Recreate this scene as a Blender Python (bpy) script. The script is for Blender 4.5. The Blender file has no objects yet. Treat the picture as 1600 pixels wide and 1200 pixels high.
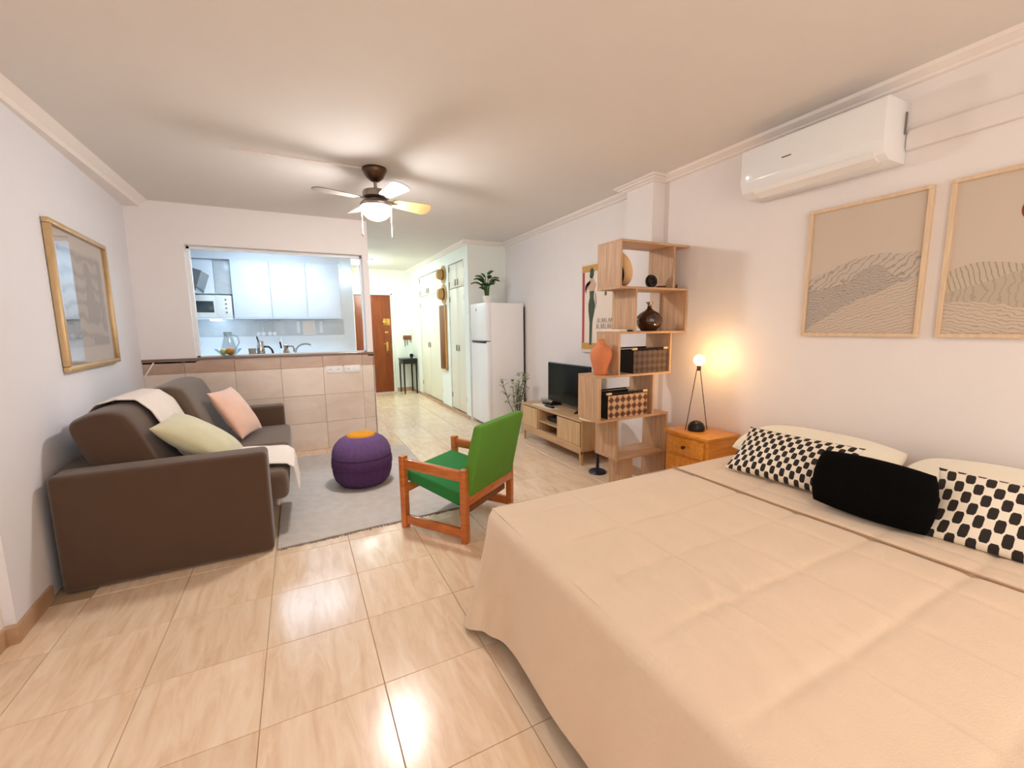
import bpy, bmesh, math, random
from mathutils import Vector, Matrix, noise
random.seed(7)
S = bpy.context.scene
COL = S.collection
R = math.radians

# ------------------------------------------------------------------ camera
cam = bpy.data.cameras.new('camera'); co = bpy.data.objects.new('camera', cam); COL.objects.link(co)
cam.sensor_fit = 'HORIZONTAL'; cam.sensor_width = 36.0; cam.lens = 662.26 / 1600 * 36.0
cam.clip_start = 0.02
mr = Matrix.Rotation(R(-26.698), 4, 'Z') @ Matrix.Rotation(R(82.352), 4, 'X') @ Matrix.Rotation(R(-0.6845), 4, 'Z')
co.matrix_world = Matrix.Translation((0, 0, 1.30)) @ mr
S.camera = co

# ------------------------------------------------------------------ world, exposure
wd = bpy.data.worlds.new('world'); S.world = wd; wd.use_nodes = True
wd.node_tree.nodes['Background'].inputs['Color'].default_value = (1.0, 0.93, 0.86, 1)
wd.node_tree.nodes['Background'].inputs['Strength'].default_value = 0.9
S.view_settings.view_transform = 'Standard'; S.view_settings.look = 'None'
S.view_settings.exposure = 1.55; S.view_settings.gamma = 1.0; S.view_settings.use_curve_mapping = False
S.cycles.use_denoising = True
S.cycles.max_bounces = 10; S.cycles.diffuse_bounces = 6; S.cycles.sample_clamp_indirect = 8.0
S.cycles.caustics_reflective = False; S.cycles.caustics_refractive = False
FAN_E, KIT_E, HALL_E, BED_E, FILL_E = 66.0, 5.8, 33.0, 22.0, 10.5

# ------------------------------------------------------------------ materials
def lin(c):
    return tuple(((v / 255) / 12.92 if v / 255 <= .04045 else ((v / 255 + .055) / 1.055) ** 2.4) for v in c)
MATS = {}
def base(name):
    m = bpy.data.materials.new(name); m.use_nodes = True
    return m, m.node_tree, m.node_tree.nodes['Principled BSDF']
def mat(name, c, rough=.6, metal=0., spec=.5, noise_amt=0., nscale=8., bump=0., bscale=200., coat=0., sheen=0., trans=0., ior=1.45, emit=None, estr=0., alpha=1.):
    m, nt, b = base(name)
    c = lin(c)
    b.inputs['Base Color'].default_value = (*c, 1); b.inputs['Roughness'].default_value = rough
    b.inputs['Metallic'].default_value = metal; b.inputs['Specular IOR Level'].default_value = spec
    b.inputs['Coat Weight'].default_value = coat; b.inputs['Sheen Weight'].default_value = sheen
    b.inputs['Transmission Weight'].default_value = trans; b.inputs['IOR'].default_value = ior
    b.inputs['Alpha'].default_value = alpha
    if emit: b.inputs['Emission Color'].default_value = (*lin(emit), 1); b.inputs['Emission Strength'].default_value = estr
    tc = nt.nodes.new('ShaderNodeTexCoord')
    n = nt.nodes.new('ShaderNodeTexNoise'); n.inputs['Scale'].default_value = nscale; n.inputs['Detail'].default_value = 4
    nt.links.new(tc.outputs['Object'], n.inputs['Vector'])
    mx = nt.nodes.new('ShaderNodeMixRGB'); mx.blend_type = 'MULTIPLY'
    mx.inputs['Color1'].default_value = (*c, 1)
    rp = nt.nodes.new('ShaderNodeValToRGB'); k = 1 - max(noise_amt, .015)
    rp.color_ramp.elements[0].position = .3; rp.color_ramp.elements[0].color = (k, k, k, 1); rp.color_ramp.elements[1].position = .7; rp.color_ramp.elements[1].color = (1, 1, 1, 1)
    nt.links.new(n.outputs['Fac'], rp.inputs['Fac']); mx.inputs['Fac'].default_value = 1
    nt.links.new(rp.outputs['Color'], mx.inputs['Color2']); nt.links.new(mx.outputs['Color'], b.inputs['Base Color'])
    if bump:
        n2 = nt.nodes.new('ShaderNodeTexNoise'); n2.inputs['Scale'].default_value = bscale; n2.inputs['Detail'].default_value = 3
        nt.links.new(tc.outputs['Object'], n2.inputs['Vector'])
        bp = nt.nodes.new('ShaderNodeBump'); bp.inputs['Strength'].default_value = bump; bp.inputs['Distance'].default_value = .01
        nt.links.new(n2.outputs['Fac'], bp.inputs['Height']); nt.links.new(bp.outputs['Normal'], b.inputs['Normal'])
    MATS[name] = m
    return m
def wood(name, c1, c2, stretch=(1, 1, 12), scale=6., rough=.5, coat=0.):
    m, nt, b = base(name)
    tc = nt.nodes.new('ShaderNodeTexCoord'); mp = nt.nodes.new('ShaderNodeMapping')
    mp.inputs['Scale'].default_value = stretch
    nt.links.new(tc.outputs['Object'], mp.inputs['Vector'])
    n = nt.nodes.new('ShaderNodeTexNoise'); n.inputs['Scale'].default_value = scale; n.inputs['Detail'].default_value = 6; n.inputs['Distortion'].default_value = .4
    nt.links.new(mp.outputs['Vector'], n.inputs['Vector'])
    rp = nt.nodes.new('ShaderNodeValToRGB')
    rp.color_ramp.elements[0].position = .3; rp.color_ramp.elements[0].color = (*lin(c1), 1)
    rp.color_ramp.elements[1].position = .72; rp.color_ramp.elements[1].color = (*lin(c2), 1)
    nt.links.new(n.outputs['Fac'], rp.inputs['Fac']); nt.links.new(rp.outputs['Color'], b.inputs['Base Color'])
    b.inputs['Roughness'].default_value = rough; b.inputs['Coat Weight'].default_value = coat
    MATS[name] = m
    return m
def stone(name, c1, c2, c3, rough, stretch=(1, 1, 1), scale=3.0, vary=.06):
    m, nt, b = base(name)
    tc = nt.nodes.new('ShaderNodeTexCoord'); mp = nt.nodes.new('ShaderNodeMapping'); mp.inputs['Scale'].default_value = stretch
    oi = nt.nodes.new('ShaderNodeObjectInfo')
    ad = nt.nodes.new('ShaderNodeVectorMath'); ad.operation = 'ADD'
    sc = nt.nodes.new('ShaderNodeVectorMath'); sc.operation = 'SCALE'; sc.inputs['Scale'].default_value = 17.0
    cb = nt.nodes.new('ShaderNodeCombineXYZ')
    for k in range(3): nt.links.new(oi.outputs['Random'], cb.inputs[k])
    nt.links.new(cb.outputs[0], sc.inputs[0]); nt.links.new(tc.outputs['Object'], ad.inputs[0]); nt.links.new(sc.outputs[0], ad.inputs[1])
    nt.links.new(ad.outputs[0], mp.inputs['Vector'])
    n = nt.nodes.new('ShaderNodeTexNoise'); n.inputs['Scale'].default_value = scale; n.inputs['Detail'].default_value = 8; n.inputs['Roughness'].default_value = .62; n.inputs['Distortion'].default_value = .8
    nt.links.new(mp.outputs['Vector'], n.inputs['Vector'])
    rp = nt.nodes.new('ShaderNodeValToRGB'); e = rp.color_ramp.elements
    e[0].position = .28; e[0].color = (*lin(c1), 1); e[1].position = .75; e[1].color = (*lin(c3), 1)
    x = e.new(.5); x.color = (*lin(c2), 1)
    nt.links.new(n.outputs['Fac'], rp.inputs['Fac'])
    hs = nt.nodes.new('ShaderNodeHueSaturation'); mr_ = nt.nodes.new('ShaderNodeMapRange')
    mr_.inputs['To Min'].default_value = 1 - vary; mr_.inputs['To Max'].default_value = 1 + vary * .5
    nt.links.new(oi.outputs['Random'], mr_.inputs['Value']); nt.links.new(mr_.outputs['Result'], hs.inputs['Value'])
    nt.links.new(rp.outputs['Color'], hs.inputs['Color']); nt.links.new(hs.outputs['Color'], b.inputs['Base Color'])
    b.inputs['Roughness'].default_value = rough; b.inputs['Specular IOR Level'].default_value = .6
    MATS[name] = m
    return m
def math_node(nt, op, a, b=None, c=None):
    n = nt.nodes.new('ShaderNodeMath'); n.operation = op
    for i, v in enumerate((a, b, c)):
        if v is None: continue
        if isinstance(v, (int, float)): n.inputs[i].default_value = v
        else: nt.links.new(v, n.inputs[i])
    return n.outputs[0]
def hexprint(name, nx, ny):
    """white cloth printed with staggered dark six-sided dots of two lengths (UV)"""
    m, nt, b = base(name)
    uv = nt.nodes.new('ShaderNodeUVMap'); sp = nt.nodes.new('ShaderNodeSeparateXYZ'); nt.links.new(uv.outputs[0], sp.inputs[0])
    u = math_node(nt, 'MULTIPLY', sp.outputs[0], nx); v = math_node(nt, 'MULTIPLY', sp.outputs[1], ny)
    ci = math_node(nt, 'FLOOR', u); par = math_node(nt, 'MODULO', ci, 2.0)
    dx = math_node(nt, 'ABSOLUTE', math_node(nt, 'SUBTRACT', math_node(nt, 'FRACT', u), .5))
    v2 = math_node(nt, 'MULTIPLY_ADD', par, .5, v)
    dy = math_node(nt, 'ABSOLUTE', math_node(nt, 'SUBTRACT', math_node(nt, 'FRACT', v2), .5))
    # stubby six-sided dot, cut at its corners
    d = math_node(nt, 'ADD', math_node(nt, 'MULTIPLY', dx, 1.0), math_node(nt, 'MULTIPLY', dy, 1.5))
    f = math_node(nt, 'LESS_THAN', d, .74)
    f = math_node(nt, 'MULTIPLY', f, math_node(nt, 'LESS_THAN', dy, .28))
    f = math_node(nt, 'MULTIPLY', f, math_node(nt, 'LESS_THAN', dx, .49))
    mx = nt.nodes.new('ShaderNodeMixRGB'); nt.links.new(f, mx.inputs['Fac'])
    mx.inputs['Color1'].default_value = (*lin((238, 230, 215)), 1); mx.inputs['Color2'].default_value = (*lin((38, 32, 28)), 1)
    nt.links.new(mx.outputs['Color'], b.inputs['Base Color']); b.inputs['Roughness'].default_value = .85
    return m
def weave(name, c1, c2, nx, nz):
    """woven basket pattern from object coordinates"""
    m, nt, b = base(name)
    tc = nt.nodes.new('ShaderNodeTexCoord'); sp = nt.nodes.new('ShaderNodeSeparateXYZ'); nt.links.new(tc.outputs['Object'], sp.inputs[0])
    xy = math_node(nt, 'ADD', sp.outputs[0], sp.outputs[1])
    a = math_node(nt, 'SINE', math_node(nt, 'MULTIPLY', math_node(nt, 'ADD', xy, sp.outputs[2]), nx))
    c = math_node(nt, 'SINE', math_node(nt, 'MULTIPLY', math_node(nt, 'SUBTRACT', xy, sp.outputs[2]), nz))
    f = math_node(nt, 'MULTIPLY_ADD', math_node(nt, 'MULTIPLY', a, c), .5, .5)
    rp = nt.nodes.new('ShaderNodeValToRGB'); rp.color_ramp.elements[0].position = .35; rp.color_ramp.elements[1].position = .65
    rp.color_ramp.elements[0].color = (*lin(c1), 1); rp.color_ramp.elements[1].color = (*lin(c2), 1)
    nt.links.new(f, rp.inputs['Fac']); nt.links.new(rp.outputs['Color'], b.inputs['Base Color'])
    bp = nt.nodes.new('ShaderNodeBump'); bp.inputs['Strength'].default_value = .6; bp.inputs['Distance'].default_value = .01
    nt.links.new(f, bp.inputs['Height']); nt.links.new(bp.outputs['Normal'], b.inputs['Normal'])
    b.inputs['Roughness'].default_value = .8
    return m
def linework(name, c1, c2, scale, dist, dirn='DIAGONAL', rot=(0, 0, 0), thin=.12):
    """flat print: hand-drawn contour lines"""
    m, nt, b = base(name)
    tc = nt.nodes.new('ShaderNodeTexCoord'); mp = nt.nodes.new('ShaderNodeMapping'); mp.inputs['Rotation'].default_value = rot
    nt.links.new(tc.outputs['Object'], mp.inputs['Vector'])
    w = nt.nodes.new('ShaderNodeTexWave'); w.inputs['Scale'].default_value = scale; w.inputs['Distortion'].default_value = dist
    w.inputs['Detail'].default_value = 3; w.inputs['Detail Scale'].default_value = 1.2; w.bands_direction = dirn
    nt.links.new(mp.outputs['Vector'], w.inputs['Vector'])
    rp = nt.nodes.new('ShaderNodeValToRGB'); e = rp.color_ramp.elements
    e[0].position = 0; e[0].color = (*lin(c2), 1); e[1].position = thin * 2; e[1].color = (*lin(c1), 1)
    nt.links.new(w.outputs['Fac'], rp.inputs['Fac']); nt.links.new(rp.outputs['Color'], b.inputs['Base Color'])
    b.inputs['Roughness'].default_value = .8
    return m

M_wall = mat('wall_paint', (237, 232, 231), .75, bump=.03, bscale=60)
M_wallL = mat('wall_paint_cool', (230, 230, 236), .75, bump=.03, bscale=60)
M_ceil = mat('ceiling_paint', (226, 221, 216), .85)
M_trim = mat('cornice_plaster', (240, 232, 226), .7)
M_hallw = mat('hall_paint', (236, 242, 236), .6)
M_grout = mat('grout', (176, 150, 120), .8)
M_floor = stone('marble_tile', (220, 190, 158), (234, 210, 182), (243, 226, 204), .2, (9, 1.6, 1), 2.2, .05)
M_skirt = stone('skirting_stone', (168, 134, 104), (188, 154, 122), (202, 170, 138), .3)
M_ptile = stone('partition_tile', (222, 204, 188), (232, 216, 202), (241, 228, 216), .18, (1, 1, 1.6), 2.4, .05)
M_pband = stone('partition_band_tile', (176, 146, 126), (190, 160, 140), (202, 174, 154), .18, (1, 1, 1.6), 2.4, .05)
M_hood = mat('hood_glass', (96, 104, 108), .15)
M_pgrout = mat('partition_grout', (216, 198, 180), .8)
M_white = mat('white_lacquer', (240, 240, 240), .35)
M_whiteg = mat('white_gloss', (238, 240, 242), .18)
M_kitw = mat('kitchen_white', (232, 240, 248), .3)
M_cream = mat('wardrobe_cream', (232, 230, 214), .45)
M_brown = mat('sofa_fabric', (82, 60, 44), .9, noise_amt=.06, bump=.25, bscale=420, sheen=.3)
M_brown2 = mat('sofa_cushion_fabric', (98, 80, 66), .9, noise_amt=.06, bump=.25, bscale=420, sheen=.3)
M_throw = mat('throw_cloth', (238, 227, 217), .95, bump=.5, bscale=160, sheen=.3)
M_pink = mat('pink_velvet', (232, 190, 168), .8, sheen=.6, noise_amt=.08)
M_sage = mat('sage_velvet', (206, 202, 168), .85, sheen=.5, noise_amt=.1)
M_rug = mat('rug_wool', (214, 208, 202), .98, noise_amt=.12, nscale=14, bump=.6, bscale=240)
M_rugedge = mat('rug_fringe', (160, 150, 138), .98, noise_amt=.4, nscale=60)
M_purple = mat('purple_knit', (84, 50, 98), .95, noise_amt=.15, nscale=30, bump=.7, bscale=150)
M_purple2 = mat('lavender_knit', (108, 80, 132), .95, noise_amt=.15, nscale=30, bump=.7, bscale=150)
M_orange = mat('orange_knit', (222, 150, 24), .95, noise_amt=.15, nscale=40, bump=.6, bscale=160)
M_green = mat('green_canvas', (40, 128, 62), .85, noise_amt=.06, bump=.2, bscale=500)
M_green2 = mat('green_canvas_back', (92, 148, 50), .85, noise_amt=.06, bump=.2, bscale=500)
M_chairw = wood('varnished_pine', (176, 94, 38), (206, 122, 56), (1, 1, 7), 9, .3, .3)
M_oak = wood('sonoma_oak', (176, 138, 106), (206, 170, 134), (16, 16, 1.2), 3.2, .5)
M_oakh = wood('sonoma_oak_board', (176, 138, 106), (206, 170, 134), (1.2, 16, 16), 3.2, .5)
M_oaky = wood('tv_oak', (184, 150, 108), (214, 182, 140), (16, 16, 1.2), 3.2, .5)
M_oaky2 = wood('tv_oak_board', (176, 142, 104), (206, 172, 132), (16, 1.2, 16), 3.2, .5)
M_pine = wood('honey_pine', (212, 132, 38), (234, 162, 62), (1.5, 10, 10), 4, .32, .3)
M_black = mat('black_lacquer', (22, 20, 20), .35)
M_blackf = mat('black_plush', (8, 7, 7), 1.0, spec=.1, bump=.3, bscale=300)
M_screen = mat('tv_glass', (5, 6, 7), .1, spec=.25)
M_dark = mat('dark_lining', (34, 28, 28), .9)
M_bronze = mat('bronze', (96, 74, 58), .3, metal=.9)
M_nickel = mat('brushed_nickel', (150, 140, 132), .28, metal=.9)
M_chrome = mat('chrome', (200, 205, 208), .1, metal=1.)
M_brass = mat('brass', (214, 170, 90), .25, metal=.9)
M_gold = mat('gilt_wood', (210, 178, 132), .3, metal=.45, noise_amt=.12, nscale=20)
M_blade_tan = mat('beech_blade', (214, 186, 128), .5)
M_blade_grey = mat('grey_blade', (140, 130, 124), .5)
M_blade_lit = mat('lit_blade', (206, 202, 206), .5)  # pale colour paints in the white-lit look of the turning blades
M_glow = mat('lamp_globe', (255, 250, 242), .4, emit=(255, 249, 246), estr=FAN_E)
M_kglow = mat('kitchen_panel_light', (255, 255, 255), .4, emit=(204, 232, 255), estr=KIT_E)
M_hglow = mat('hall_panel_light', (255, 255, 255), .4, emit=(238, 250, 240), estr=HALL_E)
M_bulb = mat('warm_bulb', (255, 210, 130), .4, emit=(255, 200, 128), estr=BED_E)
M_fillglow = mat('fill_lamp_light', (255, 244, 230), .4, emit=(255, 228, 198), estr=FILL_E)  # warm fill from the lamp added over the viewer
M_spread = mat('bedspread_cotton', (226, 206, 184), .92, noise_amt=.03, bump=.25, bscale=260, sheen=.2)
M_piping = mat('seam_cord', (176, 146, 118), .9)
M_sheet = mat('cream_pillowcase', (243, 239, 224), .9, sheen=.2)
M_print1 = hexprint('hexagon_print_small', 23, 4.4)
M_print2 = hexprint('hexagon_print_large', 20, 3.4)
M_terra = mat('terracotta', (214, 130, 88), .75, noise_amt=.08, nscale=20)
M_amber = mat('dark_glass', (60, 26, 10), .06, spec=.8, coat=.6, noise_amt=.5, nscale=9)
M_frame = wood('pale_oak_frame', (214, 186, 154), (228, 204, 174), (14, 14, 2), 4, .55)
M_paper = mat('taupe_paper', (206, 192, 177), .85)
M_mount1 = linework('print_mountain', (196, 184, 172), (158, 147, 136), 16, 9, 'DIAGONAL')
M_mount2 = linework('print_rocks', (182, 172, 162), (144, 135, 126), 26, 12, 'Z')
M_mount3 = linework('print_slope', (202, 187, 171), (174, 159, 143), 20, 7, 'Z', (R(18), 0, 0))
M_dune1 = linework('print_ridges', (198, 185, 166), (158, 145, 126), 18, 3, 'Y', (R(15), 0, 0))
M_dune2 = linework('print_hill', (188, 175, 157), (172, 159, 141), 12, 9, 'Y')
M_dune3 = linework('print_dunes', (204, 188, 171), (172, 155, 137), 20, 8, 'Z', (R(-14), 0, 0))
M_rust = mat('rust_ink', (128, 66, 32), .8)
M_leaf = mat('leaf_green', (48, 92, 22), .45, noise_amt=.3, nscale=20)
M_leaf2 = mat('leaf_grey_green', (172, 178, 152), .6, noise_amt=.3, nscale=30)
M_stem = mat('stem', (92, 84, 56), .7)
M_pot = mat('white_pot', (238, 236, 230), .4)
def thin_glass(name, tint, lo=.06):
    m = bpy.data.materials.new(name); m.use_nodes = True; nt = m.node_tree; nt.nodes.remove(nt.nodes['Principled BSDF'])
    tr = nt.nodes.new('ShaderNodeBsdfTransparent'); tr.inputs['Color'].default_value = (*lin(tint), 1)
    gl = nt.nodes.new('ShaderNodeBsdfGlossy'); gl.inputs['Roughness'].default_value = .02
    lw = nt.nodes.new('ShaderNodeLayerWeight'); f = math_node(nt, 'MULTIPLY_ADD', math_node(nt, 'POWER', lw.outputs['Facing'], 3.5), .75, lo)
    mx = nt.nodes.new('ShaderNodeMixShader'); nt.links.new(f, mx.inputs['Fac']); nt.links.new(tr.outputs[0], mx.inputs[1]); nt.links.new(gl.outputs[0], mx.inputs[2])
    nt.links.new(mx.outputs[0], nt.nodes['Material Output'].inputs['Surface'])
    return m
M_glass = thin_glass('clear_glass', (240, 248, 250))
M_pane = thin_glass('picture_glass', (252, 252, 252), .08)
M_frost = thin_glass('milky_glass', (226, 232, 232), .12)
M_doorw = wood('mahogany_door', (116, 52, 14), (142, 68, 22), (9, 9, 1), 3, .35)
M_straw = mat('straw', (206, 168, 108), .9, noise_amt=.15, nscale=60, bump=.5, bscale=200)
M_panelw = wood('walnut_panel', (112, 62, 30), (136, 80, 42), (9, 9, 1), 4, .4)
M_orangef = mat('orange_peel', (236, 146, 34), .45, bump=.3, bscale=90)
M_splash_shade = stone('backsplash_stone_and_shade', (186, 194, 198), (200, 206, 210), (214, 220, 222), .25)
M_counter = mat('kitchen_counter', (236, 242, 246), .25)
M_ledge = mat('counter_edge', (134, 104, 84), .3)
M_navy = mat('navy_enamel', (26, 32, 52), .35)
M_mw = mat('microwave_white', (238, 242, 240), .3)
M_mat = mat('picture_mat', (226, 214, 200), .9)
M_grey = mat('grey_plastic', (120, 112, 104), .5)
M_lock = mat('print_grey', (150, 148, 144), .8)
M_yellow = mat('lemon', (236, 226, 150), .5)
M_bask1 = weave('dark_weave', (72, 58, 54), (100, 82, 74), 62, 62)
M_bask2 = weave('brown_weave', (96, 62, 42), (200, 164, 132), 58, 58)
M_peg = mat('pale_peg', (232, 206, 166), .6)
M_peach = mat('pale_maple', (240, 198, 146), .5)
M_red = mat('red_ink', (178, 64, 78), .7)
M_poster = mat('poster_paper', (238, 226, 212), .8)
M_ochre = mat('ochre_paint', (206, 158, 86), .6)
M_dress = mat('green_ink', (70, 84, 72), .8)
M_skin = mat('flesh_ink', (212, 178, 156), .8)
M_ink = mat('grey_ink', (178, 168, 156), .8)

# ------------------------------------------------------------------ mesh helpers
def ease(a):
    u = 2 * a - 1
    return (1 + math.copysign(1 - (1 - abs(u)) ** 1.5, u)) / 2
class MB:
    def __init__(s): s.bm = bmesh.new(); s.uv = None
    def box(s, x0, y0, z0, x1, y1, z1, bev=0., seg=2, M=None):
        r = bmesh.ops.create_cube(s.bm, size=1.0); vs = r['verts']
        for v in vs:
            v.co = Vector(((x0 + x1) / 2 + v.co.x * (x1 - x0), (y0 + y1) / 2 + v.co.y * (y1 - y0), (z0 + z1) / 2 + v.co.z * (z1 - z0)))
        if bev:
            es = list({e for v in vs for e in v.link_edges})
            r = bmesh.ops.bevel(s.bm, geom=es, offset=bev, segments=seg, profile=.5, affect='EDGES')
            vs = list({v for f in r['faces'] for v in f.verts} | {v for v in vs if v.is_valid})
        if M: bmesh.ops.transform(s.bm, matrix=M, verts=vs)
        return s
    def lathe(s, prof, c=(0, 0, 0), n=28, M=None, wob=None):
        rings = []; vs = []
        for (r, z) in prof:
            ring = []
            for k in range(n):
                a = 2 * math.pi * k / n; rr = r * (1 + (wob(a, z) if wob else 0))
                ring.append(s.bm.verts.new((c[0] + rr * math.cos(a), c[1] + rr * math.sin(a), c[2] + z)))
            rings.append(ring); vs += ring
        for a, b in zip(rings, rings[1:]):
            for k in range(n): s.bm.faces.new((a[k], a[(k + 1) % n], b[(k + 1) % n], b[k]))
        if prof[0][0] > 1e-5: s.bm.faces.new(list(reversed(rings[0])))
        if prof[-1][0] > 1e-5: s.bm.faces.new(rings[-1])
        if M: bmesh.ops.transform(s.bm, matrix=M, verts=vs)
        bmesh.ops.remove_doubles(s.bm, verts=vs, dist=1e-6)
        return s
    def tube(s, pts, r, n=8, radii=None):
        pts = [Vector(p) for p in pts]; rings = []
        for i, p in enumerate(pts):
            t = (pts[min(i + 1, len(pts) - 1)] - pts[max(i - 1, 0)]).normalized()
            a = t.orthogonal().normalized() if i == 0 else (a - t * a.dot(t)).normalized()
            b = t.cross(a); rr = radii[i] if radii else r
            rings.append([s.bm.verts.new(p + a * rr * math.cos(2 * math.pi * k / n) + b * rr * math.sin(2 * math.pi * k / n)) for k in range(n)])
        for a_, b_ in zip(rings, rings[1:]):
            for k in range(n): s.bm.faces.new((a_[k], a_[(k + 1) % n], b_[(k + 1) % n], b_[k]))
        s.bm.faces.new(list(reversed(rings[0]))); s.bm.faces.new(rings[-1])
        return s
    def bar(s, p, q, w, h, up=(0, 0, 1), bev=.003):
        p, q = Vector(p), Vector(q); d = q - p; x = d.normalized(); y = Vector(up).cross(x).normalized(); z = x.cross(y)
        Mx = Matrix((x, y, z)).transposed().to_4x4(); Mx.translation = (p + q) / 2
        return s.box(-d.length / 2, -w / 2, -h / 2, d.length / 2, w / 2, h / 2, bev, 2, Mx)
    def prism(s, poly, a0, a1, axis='y', bev=0., seg=3):
        def P(u, v, a): return {'y': (u, a, v), 'x': (a, u, v), 'z': (u, v, a)}[axis]
        A = [s.bm.verts.new(P(u, v, a0)) for u, v in poly]; B = [s.bm.verts.new(P(u, v, a1)) for u, v in poly]
        n = len(poly); fs = [s.bm.faces.new(A), s.bm.faces.new(list(reversed(B)))]
        for k in range(n): fs.append(s.bm.faces.new((A[k], B[k], B[(k + 1) % n], A[(k + 1) % n])))
        if bev:
            es = list({e for f in fs for e in f.edges})
            bmesh.ops.bevel(s.bm, geom=es, offset=bev, segments=seg, profile=.5, affect='EDGES')
        return s
    def sphere(s, c, r, sc=(1, 1, 1), n=20):
        rr = bmesh.ops.create_uvsphere(s.bm, u_segments=n, v_segments=max(8, n // 2), radius=r)
        for v in rr['verts']: v.co = Vector((c[0] + v.co.x * sc[0], c[1] + v.co.y * sc[1], c[2] + v.co.z * sc[2]))
        return s
    def grid(s, f, nu, nv, uvs=False):
        vs = [[s.bm.verts.new(f(i / nu, j / nv)) for j in range(nv + 1)] for i in range(nu + 1)]
        if uvs and s.uv is None: s.uv = s.bm.loops.layers.uv.new('UVMap')
        for i in range(nu):
            for j in range(nv):
                fc = s.bm.faces.new((vs[i][j], vs[i + 1][j], vs[i + 1][j + 1], vs[i][j + 1]))
                if uvs:
                    for lp, (a, b) in zip(fc.loops, ((i, j), (i + 1, j), (i + 1, j + 1), (i, j + 1))): lp[s.uv].uv = (ease(a / nu), ease(b / nv))
        return s
WM = {}
def obj(name, mb, m, parent=None, ang=35, local=False):
    bm = mb.bm
    bmesh.ops.recalc_face_normals(bm, faces=bm.faces)
    if parent is not None and not local: bmesh.ops.transform(bm, matrix=WM[parent.name].inverted(), verts=bm.verts)
    me = bpy.data.meshes.new(name); bm.to_mesh(me); bm.free()
    me.materials.append(m)
    for p in me.polygons: p.use_smooth = True
    me.set_sharp_from_angle(angle=R(ang))
    o = bpy.data.objects.new(name, me); COL.objects.link(o)
    if parent is not None: o.parent = parent; WM[o.name] = WM[parent.name]
    else: WM[o.name] = Matrix.Identity(4)
    return o
def thing(name, label, cat, loc=(0, 0, 0), rz=0., group=None):
    o = bpy.data.objects.new(name, None); COL.objects.link(o); o.empty_display_size = .05
    o.location = loc; o.rotation_euler = (0, 0, rz)
    WM[o.name] = Matrix.Translation(loc) @ Matrix.Rotation(rz, 4, 'Z')
    return tag(o, label, cat, group)
def tag(o, label, cat=None, group=None):
    o['label'] = label
    if cat: o['category'] = cat
    if group: o['group'] = group
    return o
def struct(name, mb, m, label, cat, ang=35):
    o = obj(name, mb, m, None, ang); o['kind'] = 'structure'; return tag(o, label, cat)
def struct_thing(name, label, cat, loc=(0, 0, 0)):
    o = thing(name, label, cat, loc); o['kind'] = 'structure'; return o
def copy_tree(o, loc, rz=0.):
    c = o.copy(); COL.objects.link(c); c.location = loc; c.rotation_euler = (0, 0, rz)
    def kids(a, b):
        for ch in [x for x in COL.objects if x.parent == a]:
            k = ch.copy(); COL.objects.link(k); k.parent = b; kids(ch, k)
    kids(o, c); return c
def box(*a, **k): return MB().box(*a, **k)

# ------------------------------------------------------------------ dimensions of the place
XR, ZC, YB, YD = 2.70, 2.455, 4.97, 8.87
def xl(y): return -1.15 - 0.0512 * (y - 2.43)

# floor with single tiles ------------------------------------------------------
fl = struct('floor', box(-1.75, -1.7, -.06, 2.95, 9.1, -.004), M_grout, 'cream marble tiled floor running through the flat into the hall', 'floor')
T = .4; tmesh = None; ntile = 0
for j in range(-6, 20):
    for i in range(-5, 8):
        x0, y0 = -.2 + .4 * i, 1.075 + .4 * j
        if y0 > YD or y0 < -1.6 or x0 > 2.7 or x0 < -1.75: continue
        if y0 > 5.0 and (x0 < .6 or x0 > 2.2): continue
        if y0 > 2.4 and x0 < -1.4: continue
        if tmesh is None:
            t = obj('tile', box(.0012, .0012, -.012, T - .0012, T - .0012, 0, .0015, 1), M_floor, fl, local=True); tmesh = t.data
        else:
            t = bpy.data.objects.new('tile', tmesh); COL.objects.link(t); t.parent = fl
        t.location = (x0, y0, random.uniform(-.0003, .0003)); ntile += 1

struct('ceiling', box(-1.75, -1.7, ZC, 2.95, 9.1, ZC + .1), M_ceil, 'plain warm white plaster ceiling', 'ceiling')
# left wall (slightly out of square), a shallow step in front of the sofa
mb = MB(); mb.prism([(xl(2.43), 2.43), (xl(5.07), 5.07), (-1.6, 5.07), (-1.6, 2.43)], 0, ZC, 'z')
struct('wall_left', mb, M_wallL, 'white left wall behind the brown sofa', 'wall')
struct('wall_window_side', box(-1.6, -1.7, 0, -1.185, 2.43, ZC), M_wall, 'white wall stretch stepped back in front of the sofa', 'wall')
mb = MB(); mb.prism([(xl(2.43) + .014, 2.40), (xl(2.75) + .014, 2.74), (xl(2.75), 2.74), (xl(2.43), 2.43), (-1.185, 2.43), (-1.185, 2.40)], 0, .075, 'z')
struct('baseboard_left', mb, M_skirt, 'brown stone skirting at the foot of the left wall', 'baseboard')
struct('baseboard_near', box(-1.185, -1.6, 0, -1.170, 2.40, .075), M_skirt, 'brown stone skirting along the stepped back wall', 'baseboard')
# right wall with pilaster
struct('wall_right', box(XR, -1.7, 0, XR + .2, YB + .6, ZC), M_wall, 'white right wall with the bed and the television', 'wall')
struct('wall_pilaster', box(2.575, 2.615, 0, XR, 2.915, ZC), M_wall, 'white pilaster on the right wall behind the zigzag bookcase', 'pilaster')
mb = box(XR - .014, 1.3, 0, XR, 2.60, .075); mb.box(2.561, 2.601, 0, XR, 2.615, .075); mb.box(2.561, 2.601, 0, 2.575, 2.915, .075)
mb.box(XR - .014, 2.93, 0, XR, 4.90, .075)
struct('baseboard_right', mb, M_skirt, 'brown stone skirting along the right wall and pilaster', 'baseboard')
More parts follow.
